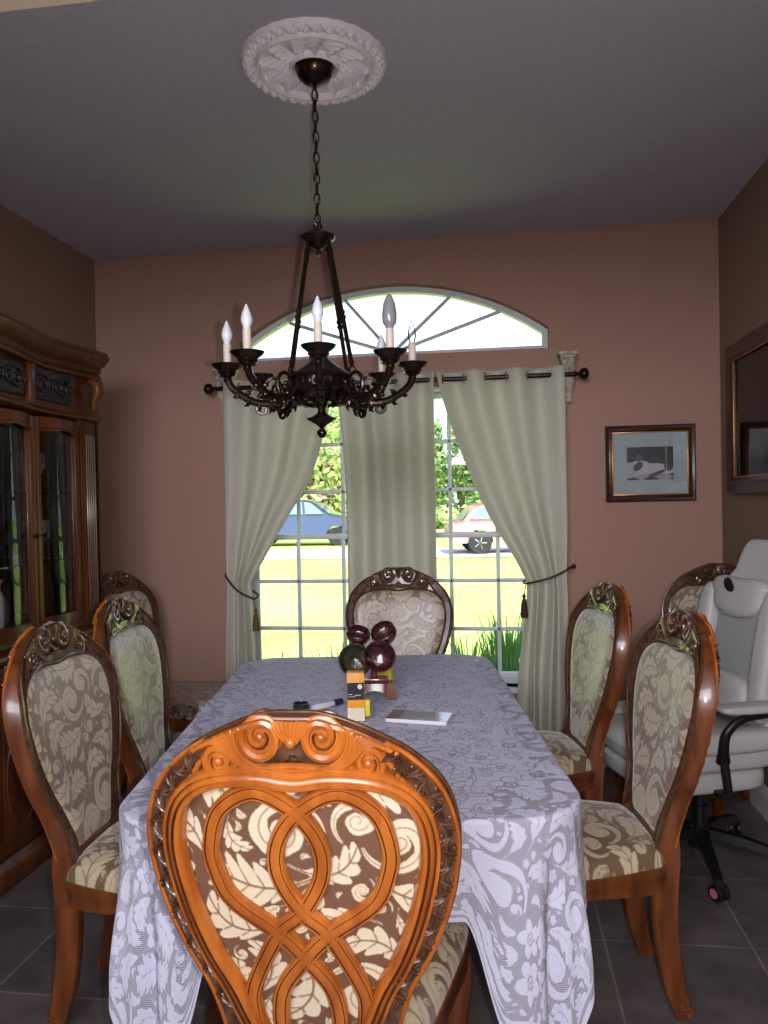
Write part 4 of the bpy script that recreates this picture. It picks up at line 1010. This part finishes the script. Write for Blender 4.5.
pt = .3+.15*np.sin(GX*2.3+1)*np.cos(GZ*2); blob(-.62, .1, .12, .3, .6, soft=.6); blob(-.55, -.5, .4, .12, .75, .2, .6); blob(.1, 0, .3, .6, .1, soft=.6); blob(.5, .1, .2, .5, .7, soft=.7)
Pg = np.stack([GX*.392, GX*0-.010, GZ*.285], -1); mb = M(); mb.grid(Pg); mb.build('print', m_dark, pc2, pattern=pt.ravel(), smooth=0)
gq = M(); gq.add([(-.391, -.016, -.284), (.391, -.016, -.284), (.391, -.016, .284), (-.391, -.016, .284)], [(0, 1, 2, 3)]); gq.build('glazing', m_glass, pc2, smooth=0, clean=False)

# ------------------------------------------------ white gaming chair
gx0, gy0 = W(1.225, 3.03)
gf = (-.98, -.19); gch = thing('gaming_chair', (gx0, gy0, 0), atan2(gf[1], gf[0])+YAW-pi/2, 'white leather gaming chair with head pillow on a black wheeled base', 'chair')
def cushion(c, d, p=4, puff=.0, n=22, taper=None, rot=None, bend=None):
    """superellipsoid-like pad"""
    vs = []; fs = []; P = np.zeros((n*2, n+1, 3))
    for i in range(n*2):
        a = 2*pi*i/(2*n)
        for j in range(n+1):
            b2 = -pi/2+pi*j/n; e = 2/p
            f = lambda v, e_: math.copysign(abs(v)**e_, v)
            x = f(cos(b2), e*.9)*f(cos(a), e); y = f(cos(b2), e*.9)*f(sin(a), e); z = f(sin(b2), e)
            q = Vector((x*d[0]/2, y*d[1]/2, z*d[2]/2))
            if taper: q = taper(q)
            if rot: q = rot @ q
            P[i, j] = q+Vector(c)
    mb = M(); mb.grid(P, closed_u=True); return mb
def join(a, b2): a.add(b2.v, b2.f); return a
s_ = cushion((0, .06, .485), (.50, .56, .13), 5, taper=lambda q: Vector((q.x, q.y, q.z-.018*(abs(q.x)/.25 < .62)*(q.z > 0)-.0*q.y-(.03 if q.y > .23 and q.z > 0 else 0)*(q.y-.23)/.05)))
so = s_.build('seat', m_leather, gch, smooth=60)
M().box((0, .02, .552), (.30, .40, .012), .006).build('seat_insert', m_leather2, so)
for sx in (-1, 1): cushion((sx*.235, .03, .545), (.10, .44, .085), 3).build('seat_bolster', m_leather, so)
cushion((0, .08, .385), (.46, .50, .09), 5).build('seat_shell', m_leather, gch)
M().box((0, .02, .335), (.30, .32, .022), .006).build('seat_plate', m_blackp, gch)
RB = Matrix.Rotation(R_(10), 3, 'X')
def bt(q):
    z = q.z; w = 1.0
    t = (z+.40)/.80
    w = np.interp(t, [0, .18, .45, .62, .74, .84, 1.0], [.80, .88, 1.0, 1.06, .72, .52, .42])
    wing = .045*(abs(q.x*w)/.26)**2
    return Vector((q.x*w, q.y+wing*(1 if t < .8 else .3), q.z))
bk = cushion((0, -.262, .862), (.50, .11, .80), 6, n=30, taper=bt, rot=RB.inverted() if False else Matrix.Rotation(R_(-10), 3, 'X').inverted())
bo = bk.build('backrest', m_leather, gch, smooth=60)
RX = Matrix.Rotation(R_(10), 3, 'X')
ins = cushion((0, -.175, .85), (.26, .03, .44), 6, rot=RX); ins.build('back_insert', m_leather2, bo, smooth=60)
for sx in (-1, 1):
    cushion((sx*.19, -.165, .83), (.10, .09, .50), 3, rot=RX).build('back_bolster', m_leather, bo)
cushion((0, -.115, .66), (.30, .10, .17), 3, rot=RX).build('lumbar_pillow', m_leather, gch)
hp = cushion((0, -.195, 1.030), (.30, .09, .16), 3, rot=RX, taper=lambda q: Vector((q.x*(1+.12*(q.z > 0)), q.y, q.z+.02*(q.x/.15)**2))); ho = hp.build('head_pillow', m_leather, gch)
mb = M(); mb.lathe([(.028, 0), (.030, .004), (.022, .008)], c=(0, -.140, 1.085), rot=Matrix.Rotation(R_(80), 3, 'X'), n=18); mb.build('strap_eyelet', m_blackp, ho)
for sx in (-1, 1):
    cushion((sx*.305, -.02, .682), (.085, .27, .035), 3).build('armrest_pad', m_leather, gch)
    mb = M(); pts = cat_rom([(sx*.305, -.14, .664), (sx*.312, -.06, .655), (sx*.312, .03, .645), (sx*.305, .085, .60), (sx*.29, .09, .54), (sx*.272, .08, .485)], 6)
    mb.tube(pts, list(np.interp(np.linspace(0, 1, len(pts)), [0, .5, .8, 1], [.012, .016, .020, .026])), 10, flat=.8); mb.box((sx*.22, .06, .36), (.12, .06, .02), .005); mb.tube([(sx*.275, .08, .50), (sx*.272, .06, .365)], .016, 8); mb.build('armrest_bracket', m_blackp, gch)
M().lathe([(.028, .10), (.028, .22), (.018, .222), (.018, .33), (.03, .33)], n=16).build('gas_column', m_blackp, gch)
bs = M(); bs.lathe([(0, .06), (.04, .06), (.045, .075), (.045, .125), (.03, .14), (0, .14)], n=18); bs.build('base_hub', m_blackp, gch)
for q in range(5):
    a = -gch.rotation_euler.z+YAW+R_(-101+72*q); ca, sa = cos(a), sin(a)
    mb = M(); mb.sweep([(ca*.03, sa*.03, .115), (ca*.16, sa*.16, .105), (ca*.30, sa*.30, .075), (ca*.33, sa*.33, .068)], [(-sa, ca, 0)]*4, [(0, 0, 1)]*4, lambda t: [(-.022+.008*t, -.02+.008*t), (.022-.008*t, -.02+.008*t), (.018-.007*t, .018-.006*t), (-.018+.007*t, .018-.006*t)])
    mb.tube([(ca*.318, sa*.318, .075), (ca*.318, sa*.318, .045)], .008, 8); lo = mb.build('base_leg', m_blackp, gch)
    wx, wy = -sa, ca; wh = M()
    cxx, cyy = ca*.318+sa*.008*0, sa*.318
    rot = Matrix.Rotation(a+pi/2+.6, 3, 'Z') @ Matrix.Rotation(pi/2, 3, 'Y')
    for s in (-1, 1):
        wh.lathe([(0, -.010), (.024, -.010), (.0295, -.006), (.0295, .006), (.024, .010), (0, .010)], c=Vector((cxx, cyy, .030))+rot @ Vector((0, 0, s*.016)), rot=rot, n=20)
    wh.box((cxx, cyy, .048), (.03, .03, .03), .008)
    wo = wh.build('caster', m_blackp, lo)
    pk = M()
    for s in (-1, 1): pk.lathe([(0, -.0006), (.017, -.0006), (.017, .0006), (0, .0006)], c=Vector((cxx, cyy, .030))+rot @ Vector((0, 0, s*.0268)), rot=rot, n=16)
    # wheel discs are part of the caster
    base_n = len(wo.data.materials); wo.data.materials.append(m_pink)
    me2 = bpy.data.meshes.new('t'); bmx = bmesh.new(); bmx.from_mesh(wo.data); off = [bmx.verts.new(v) for v in pk.v]
    for f in pk.f:
        ff = bmx.faces.new([off[i] for i in f]); ff.material_index = base_n
    bmx.to_mesh(wo.data); bmx.free(); bpy.data.meshes.remove(me2)

# ------------------------------------------------ things on the table
ZT = TZ+.0065
def on_table(o, u, v, rz=0): x, y = W(u, v); o.location = (x, y, ZT); o.rotation_euler = (0, 0, YAW+rz); return o
m_or = mat('orange_card', srgb(232, 158, 44), .45, var=.06); m_navy = mat('navy_card', srgb(32, 34, 52), .4, var=.2); m_wc = mat('white_card', srgb(224, 218, 196), .45, var=.12, vs=70); m_yel = mat('yellow_card', srgb(222, 206, 50), .4, var=.08)
bx_ = thing('carton_box'); tag(bx_, 'small orange and navy carton standing on the tablecloth behind the near chair', 'box')
bw, bd_, bh = .054, .040, .148
M().box((0, 0, bh/2), (bw, bd_, bh), .0015).build('carton', m_or, bx_)
f1 = M(); f1.box((0, -bd_/2-.0004, .092), (bw-.002, .0012, .052)); f1.build('navy_panel', m_navy, bx_, smooth=0)
f2 = M(); f2.box((0, -bd_/2-.0004, .021), (bw-.002, .0012, .040)); f2.build('white_panel', m_wc, bx_, smooth=0)
f3 = M(); f3.lathe([(0, 0), (.0075, 0), (.0075, .0012), (0, .0012)], c=(.013, -bd_/2-.0008, .106), rot=Matrix.Rotation(pi/2, 3, 'X'), n=20); f3.build('round_emblem', m_wc, bx_)
f4 = M(); f4.box((-.016, -bd_/2-.0012, .083), (.012, .0008, .002)); f4.box((.006, -bd_/2-.0012, .080), (.018, .0008, .002)); f4.box((-.012, -bd_/2-.0012, .076), (.020, .0008, .0015))
f4.build('printed_lines', m_wc, bx_, smooth=0, clean=False)
f5 = M(); f5.box((bw/2+.008, .004, .036), (.016, .030, .050), .002); o5 = f5.build('yellow_flap', m_yel, bx_)
on_table(bx_, -.098, 2.36, .04)
yb_ = thing('yellow_pouch'); M().box((0, 0, .05), (.05, .035, .10), .006).build('pouch', m_yel, yb_); M().box((0, 0, .105), (.048, .008, .016), .003).build('pouch_seal', m_yel, yb_)
tag(on_table(yb_, -.005, 2.74, -.3), 'small yellow packet behind the glass bowls on the table', 'packet')
# candle holder with four mosaic glass bowls
hld = thing('candle_holder'); tag(hld, 'dark red wooden holder carrying four round mosaic glass bowls on the table', 'candle holder')
m_redw = mat('red_lacquer_wood', srgb(110, 40, 24), .25, col2=srgb(70, 22, 16), vs=8, coat=.6)
m_mr = mat('red_mosaic_glass', srgb(84, 24, 28), .2, col2=srgb(24, 8, 12), vs=70, coat=.8, bump=.5, bs=160, spec=.8); m_mg = mat('green_mosaic_glass', srgb(58, 64, 34), .2, col2=srgb(18, 22, 14), vs=70, coat=.8, bump=.5, bs=160, spec=.8)
mb = M(); Pg = []
for x in np.linspace(-.075, .075, 21):
    arch = .030*max(0, 1-(x/.045)**2)**.5 if abs(x) < .045 else 0; top = .052-.10*max(0, abs(x)-.045); Pg.append([(x, -.035, arch), (x, -.028, top), (x, .028, top), (x, .035, arch), (x, -.035, arch)])
Pg = np.array(Pg); mb.grid(Pg)
for i in (0, 20): mb.add(Pg[i, :4], [(0, 1, 2, 3)])
mb.box((0, 0, .060), (.10, .05, .018), .005); mb.build('stand', m_redw, hld)
mb = M(); mb.tube([(0, 0, .06), (0, .005, .10), (0, .01, .16)], .012, 10)
for a, c in ((-1, 1), (1, 1), (-1, -1), (1, -1)): mb.tube([(0, .005, .10 if c < 0 else .14), (a*.03, .01*c, .11 if c < 0 else .155), (a*.045, .01, .125 if c < 0 else .175)], .006, 8)
mb.build('branch', m_redw, hld)
def bowlpart(c, r, tx_, tz_, mt, depth=.9):
    rot = Matrix.Rotation(tz_, 3, 'Z') @ Matrix.Rotation(tx_, 3, 'X')
    pr = [(0, -r*depth), (r*.5, -r*depth*.86), (r*.85, -r*depth*.45), (r, 0), (r*.93, r*.30), (r*.88, r*.30), (r*.93, 0), (r*.78, -r*.42*depth), (0, -r*.78*depth)]
    pr = [(p.x, p.y) for p in cat_rom([(a, b_, 0) for a, b_ in pr], 4)]
    M().lathe(pr, c=c, rot=rot, n=26).build('glass_bowl', mt, hld, smooth=60)
bowlpart((-.062, -.03, .135), .058, -pi/2-.05+pi, .10, m_mg); bowlpart((.022, -.035, .148), .055, -pi/2+pi+.1, -.15, m_mr)
bowlpart((-.052, .02, .212), .042, .5, .3, m_mr); bowlpart((.036, .01, .218), .046, .75, -.45, m_mr)
on_table(hld, -.045, 2.625, 0)
m_gg = mat('green_glass', srgb(8, 42, 34), .1, var=.2, coat=.8)
jr = thing('jar_lid'); M().lathe([(.024, 0), (.027, .002), (.028, .006), (.026, .015), (.028, .018), (.024, .019), (.0225, .014), (.0235, .004), (0, .003)], n=28).build('lid_ring', m_gg, jr); tag(on_table(jr, -.283, 2.50), 'dark green ring-shaped lid on the tablecloth behind the near chair crest', 'lid')
mk = thing('marker_pen'); rot = Matrix.Rotation(pi/2, 3, 'Y')
M().lathe([(0, 0), (.009, 0), (.010, .003), (.010, .085), (.008, .088), (0, .088)], c=(-.05, 0, .011), rot=rot, n=16).build('barrel', m_china, mk); M().lathe([(.0108, 0), (.0112, .003), (.0112, .034), (.008, .038), (0, .038)], c=(.036, 0, .0115), rot=rot, n=16).build('cap', mat('navy_cap', srgb(36, 42, 70), .3, var=.1), mk)
tag(on_table(mk, -.205, 2.49, .75), 'white marker pen with dark cap lying on the tablecloth', 'pen')
mg = thing('magazine')
m_pages = mat('page_edges', srgb(226, 224, 226), .5, var=.06, vs=300); m_cov = mat('glossy_blue_cover', srgb(150, 158, 178), .15, col2=srgb(104, 96, 118), vs=9, coat=.8)
M().box((0, 0, .006), (.188, .095, .012), .001).build('pages', m_pages, mg); M().box((.02, 0, .0125), (.150, .097, .0012)).build('cover', m_cov, mg, smooth=0); M().box((-.075, 0, .0126), (.038, .097, .0012)).build('cover_band', mat('brown_band', srgb(120, 92, 88), .3, var=.2), mg, smooth=0)
tag(on_table(mg, .095, 2.345, -.28), 'thin glossy booklet lying flat on the tablecloth', 'booklet')

# ------------------------------------------------ outdoors
m_lawn, nt, b = new_mat('lawn'); L = nt.links; b.inputs['Roughness'].default_value = .9; b.inputs['Specular IOR Level'].default_value = .1
tcx = nt.nodes.new('ShaderNodeTexCoord'); n1 = nt.nodes.new('ShaderNodeTexNoise'); n1.inputs['Scale'].default_value = .35; n1.inputs['Detail'].default_value = 8; L.new(tcx.outputs['Object'], n1.inputs['Vector'])
rr = nt.nodes.new('ShaderNodeValToRGB'); rr.color_ramp.elements[0].position = .35; rr.color_ramp.elements[1].position = .65; rr.color_ramp.elements[0].color = srgb(164, 186, 88); rr.color_ramp.elements[1].color = srgb(194, 206, 116); L.new(n1.outputs[0], rr.inputs[0]); L.new(rr.outputs[0], b.inputs['Base Color'])
ZG = -.15
mb = M(); mb.grid(np.array([[(x, y, 0) for y in (0, 8, 21, 50, 140)] for x in (-70, -20, 0, 20, 60)])); o = mb.build('ground', m_lawn, loc=(0, YB+.16, ZG), smooth=0, clean=False); o['kind'] = 'structure'
m_drive = mat('pale_gravel', srgb(206, 200, 188), .9, var=.15, vs=2)
mb = M(); mb.grid(np.array([[(x, y+.02*x, 0) for y in (0, 4.5)] for x in (-60, -20, 20, 60)])); o = mb.build('driveway', m_drive, loc=(0, 21, ZG+.02), smooth=0, clean=False); o['kind'] = 'structure'
# exterior face of the house
m_brick = mat('pale_brick', srgb(190, 170, 150), .9, var=.15, vs=12)
rng = random.Random(8)
def leafy(name, n, rx, ry, rz, size, mt, cz, lumps=9, seed=1, trunk=None, label=None, cat='tree', group=None, loc=(0, 0, 0)):
    rg = random.Random(seed); root = thing(name, loc, 0, label, cat, group); mb = M()
    L_ = [(rg.uniform(-.55, .55)*rx, rg.uniform(-.55, .55)*ry, cz+rg.uniform(-.5, .55)*rz, rg.uniform(.38, .6)) for _ in range(lumps)]
    for i in range(n):
        cx_, cy_, cz_, k = L_[i % lumps]; d = Vector((rg.gauss(0, 1), rg.gauss(0, 1), rg.gauss(0, 1))).normalized(); r = rg.uniform(.72, 1.03)
        p = Vector((cx_+d.x*rx*k*r, cy_+d.y*ry*k*r, max(.05, cz_+d.z*rz*k*r)))
        a = Vector((rg.gauss(0, 1), rg.gauss(0, 1), rg.gauss(0, 1))).normalized()*size*rg.uniform(.6, 1.2); b_ = a.cross(d if abs(a.normalized().dot(d)) < .9 else Vector((0, 0, 1))).normalized()*size*.55
        mb.add([p-a, p+b_, p+a, p-b_], [(0, 1, 2, 3)], 0 if rg.random() < .8 or len(mt) == 1 else 1)
    mb.build('foliage', mt, root, smooth=0, clean=False)
    if trunk:
        t = M(); t.tube([(0, 0, -.1), (.05, 0, cz*.3), (-.05, .04, cz*.7), (0, 0, cz)], [trunk, trunk*.8, trunk*.6, trunk*.25], 10)
        for q in range(4): a = q*1.6; t.tube([(0, 0, cz*.55), (cos(a)*rx*.25, sin(a)*ry*.25, cz*.8), (cos(a)*rx*.45, sin(a)*ry*.4, cz*1.05)], [trunk*.5, trunk*.3, trunk*.1], 6)
        t.build('trunk', m_bark, root)
    return root
m_bark = mat('bark', srgb(110, 90, 74), .9, var=.4, vs=10)
def leafmat(name, c, c2):
    m, nt, b = new_mat(name); L = nt.links; b.inputs['Base Color'].default_value = c; b.inputs['Roughness'].default_value = .7
    oi = nt.nodes.new('ShaderNodeTexCoord'); n = nt.nodes.new('ShaderNodeTexNoise'); n.inputs['Scale'].default_value = .9; n.inputs['Detail'].default_value = 6; L.new(oi.outputs['Object'], n.inputs['Vector'])
    r = nt.nodes.new('ShaderNodeValToRGB'); r.color_ramp.elements[0].color = c2; r.color_ramp.elements[1].color = c; r.color_ramp.elements[0].position = .4; r.color_ramp.elements[1].position = .6; L.new(n.outputs[0], r.inputs[0]); L.new(r.outputs[0], b.inputs['Base Color'])
    t = nt.nodes.new('ShaderNodeBsdfTranslucent'); L.new(r.outputs[0], t.inputs[0]); ms = nt.nodes.new('ShaderNodeMixShader'); ms.inputs[0].default_value = .4
    L.new(b.outputs[0], ms.inputs[1]); L.new(t.outputs[0], ms.inputs[2]); L.new(ms.outputs[0], nt.nodes['Material Output'].inputs[0]); return m
m_lg = leafmat('spring_leaves', srgb(212, 222, 150), srgb(150, 180, 100)); m_dg = leafmat('dark_leaves', srgb(150, 176, 112), srgb(94, 130, 80)); m_pk = leafmat('pink_blossom', srgb(226, 170, 182), srgb(200, 140, 150))
def at(px, dist): # room position at image column px and distance dist along the table axis
    return W((px-384)/770*dist, dist)
TR = [
 (318, 36, 2.6, 2.4, 2.6, 2.3, [m_lg, m_pk], 'flowering tree with pink blossom beyond the dark car, seen through the left bay', 3, 3200, .18),
 (348, 52, 3.6, 4.0, 5.0, 5.2, [m_lg], 'tall pale green tree behind the blossom tree in the left bay', 4, 3600, .3),
 (222, 58, 3.6, 3.6, 4.6, 4.6, [m_lg, m_dg], 'broad green tree at the left edge of the lawn', 5, 3200, .3),
 (462, 46, 3.6, 3.2, 3.6, 3.4, [m_dg, m_lg], 'dark green tree seen through the right bay', 6, 3400, .25),
 (500, 56, 3.8, 4.0, 5.2, 5.4, [m_lg], 'tall pale tree at the top of the right bay', 7, 3600, .3),
 (415, 66, 3.6, 4.0, 4.6, 4.4, [m_lg, m_dg], 'green tree beyond the middle curtain', 8, 3000, .3),
]
for px, d, rx, ry, rz, cz, mt, lab, sd, n, tr in TR:
    x, y = at(px, d); leafy('tree', int(n*1.7), rx, ry, rz, .21, mt, cz, 11, sd, tr, lab, 'tree', 'trees beyond the lawn', (x, y, ZG))
for px, d, lab, sd in ((300, 40, 'low hedge along the far lawn, left bay', 11), (400, 42, 'low hedge along the far lawn, middle', 12), (500, 41, 'low hedge along the far lawn, right bay', 13)):
    x, y = at(px, d); leafy('hedge', 2600, 2.4, 1.2, 1.5, .22, [m_dg, m_lg], .75, 14, sd, None, lab, 'hedge', 'hedges', (x, y, ZG))

def car(name, lab, px, dist, L_, H_, paint, heading):
    x, y = at(px, dist); root = thing(name, (x, y, ZG), heading, lab, 'car')
    s = L_/4.6; hs = H_/1.6; prof = [(-2.25, .35), (-2.3, .75), (-2.2, 1.0), (-1.9, 1.05), (-1.55, 1.50), (-1.1, 1.60), (.2, 1.60), (.55, 1.52), (1.15, 1.08), (2.0, .98), (2.25, .82), (2.3, .45), (2.2, .32)]
    wc = [-1.4, 1.42]
    low = []
    for c in wc[::-1]: low += [(c+.40*cos(a), .34+.40*sin(a)) for a in np.linspace(0, pi, 9)]
    pts = [(a*s, b_*hs) for a, b_ in prof]+[(a*s, max(.28, b_)) for a, b_ in low]
    mb = M(); n = len(pts); lay = [(-.88, .96), (-.93, 1), (.93, 1), (.88, .96)]; Pg = np.zeros((n, 4, 3))
    cen = (0, .8)
    for i, (a, b_) in enumerate(pts):
        for j, (yy, k) in enumerate(lay):
            tum = 1-.16*max(0, (b_-1.0)/.6); Pg[i, j] = (cen[0]+(a-cen[0])*k, yy*tum, cen[1]+(b_-cen[1])*k)
    mb.grid(Pg, closed_u=True); mb.add(Pg[:, 0], [tuple(range(n))]); mb.add(Pg[:, 3], [tuple(range(n))[::-1]])
    mb.build('body', paint, root, smooth=30)
    gm = M()
    for sy in (-1, 1):
        tum = lambda z: .935*(1-.16*max(0, (z-1.0)/.6))
        for w in ([(-1.72, 1.10), (-1.45, 1.46), (-.75, 1.52), (-.75, 1.10)], [(-.68, 1.10), (-.68, 1.52), (.15, 1.53), (.2, 1.10)], [(.28, 1.10), (.24, 1.52), (.48, 1.47), (.95, 1.10)]):
            gm.add([(a*s, sy*tum(b_*hs), b_*hs) for a, b_ in w], [(0, 1, 2, 3)])
    gm.add([(.62*s, -.72, 1.49*hs), (.62*s, .72, 1.49*hs), (1.13*s, .82, 1.11*hs), (1.13*s, -.82, 1.11*hs)], [(0, 1, 2, 3)]); gm.add([(-1.53*s, -.70, 1.49*hs), (-1.53*s, .70, 1.49*hs), (-1.92*s, .80, 1.09*hs), (-1.92*s, -.80, 1.09*hs)], [(0, 1, 2, 3)])
    gm.build('windows', m_cglass, root, smooth=0, clean=False)
    w0 = None
    for c in wc:
        for sy in (-1, 1):
            if w0 is None:
                w = M(); R9 = Matrix.Rotation(pi/2, 3, 'X')
                w.lathe([(.20, -.10), (.31, -.11), (.34, -.08), (.34, .08), (.31, .11), (.20, .10)], rot=R9, n=28); w.lathe([(0, -.09), (.2, -.085), (.2, .085), (0, .09)], rot=R9, n=20, m=1)
                for q in range(5): a = q*2*pi/5; w.box((.11*cos(a), 0, .11*sin(a)), (.17, .20, .035), .005, m=1, rot=Matrix.Rotation(-a, 3, 'Y'))
                wo = w.build('wheel', [m_tyre, m_alloy], root); w0 = wo
            else: wo = w0.copy(); C.objects.link(wo); wo.parent = root
            wo.location = (c*s, sy*.83, .34)
    M().box((-2.22*s, .62, .85*hs), (.06, .34, .16), .02).build('tail_light', m_red, root); M().box((-2.22*s, -.62, .85*hs), (.06, .34, .16), .02).build('tail_light', m_red, root)
    for sy in (-1, 1): M().box((2.2*s, sy*.62, .78*hs), (.08, .36, .13), .02).build('headlight', m_alloy, root)
    return root
m_cglass = mat('car_glass', srgb(120, 150, 170), .08, var=.05, coat=1); m_tyre = mat('tyre', srgb(40, 40, 42), .8, var=.2); m_alloy = mat('alloy', srgb(200, 202, 206), .3, metal=.6, var=.1); m_red = mat('tail_lamp', srgb(190, 30, 24), .3, var=.1)
car('car', 'dark blue car parked beyond the lawn, seen through the left bay', 302, 29, 4.7, 1.70, mat('dark_blue_paint', srgb(62, 76, 112), .2, var=.05, coat=1), .05)
car('car', 'pale red car parked on the driveway, seen through the right bay', 520, 23, 4.4, 1.5, mat('pale_red_paint', srgb(226, 150, 150), .25, var=.05, coat=1), YAW+.02)

# clumps of long grass under the window
m_blade = leafmat('grass_blade', srgb(124, 172, 86), srgb(70, 122, 60))
def clump(x, y, n, h, spread, lab, sd):
    rg = random.Random(sd); root = thing('grass_clump', (x, y, ZG), 0, lab, 'grass', 'grass clumps outside the window'); mb = M()
    for i in range(n):
        a = rg.uniform(0, 2*pi); r = rg.uniform(0, .16); hh = h*rg.uniform(.55, 1.0); sp = spread*rg.uniform(.3, 1); w = rg.uniform(.006, .012); vs = []
        px_, py_ = -sin(a), cos(a)
        for q in range(6):
            t = q/5; rr = r+sp*t**1.8; z = hh*(t-.32*t**3); ww = w*(1-t)**.6+.0006; c = Vector((cos(a)*rr, sin(a)*rr, z)); vs += [c+Vector((px_, py_, 0))*ww, c-Vector((px_, py_, 0))*ww]
        mb.add(vs, [(2*q, 2*q+1, 2*q+3, 2*q+2) for q in range(5)])
    o = mb.build('blades', m_blade, root, smooth=0, clean=False); o['kind'] = 'stuff'
    return root
for x, y, n, h, s, lab, sd in ((-1.43, 5.15, 34, .86, .16, 'sparse clump of grass blades at the far left of the window', 1), (-1.05, 5.2, 60, .98, .18, 'clump of grass blades outside the left bay beside the tieback', 2), (-.84, 5.25, 30, .84, .14, 'low grass clump just left of the middle curtain', 3),
    (-.16, 5.2, 150, 1.0, .18, 'dense grass clump outside the right bay, next to the far chair', 4), (.10, 5.15, 260, 1.26, .20, 'tallest grass clump outside the right bay', 5), (.40, 5.2, 190, 1.26, .20, 'grass clump at the right edge of the right bay', 6)):
    clump(x, y, n, h, s, lab, sd)
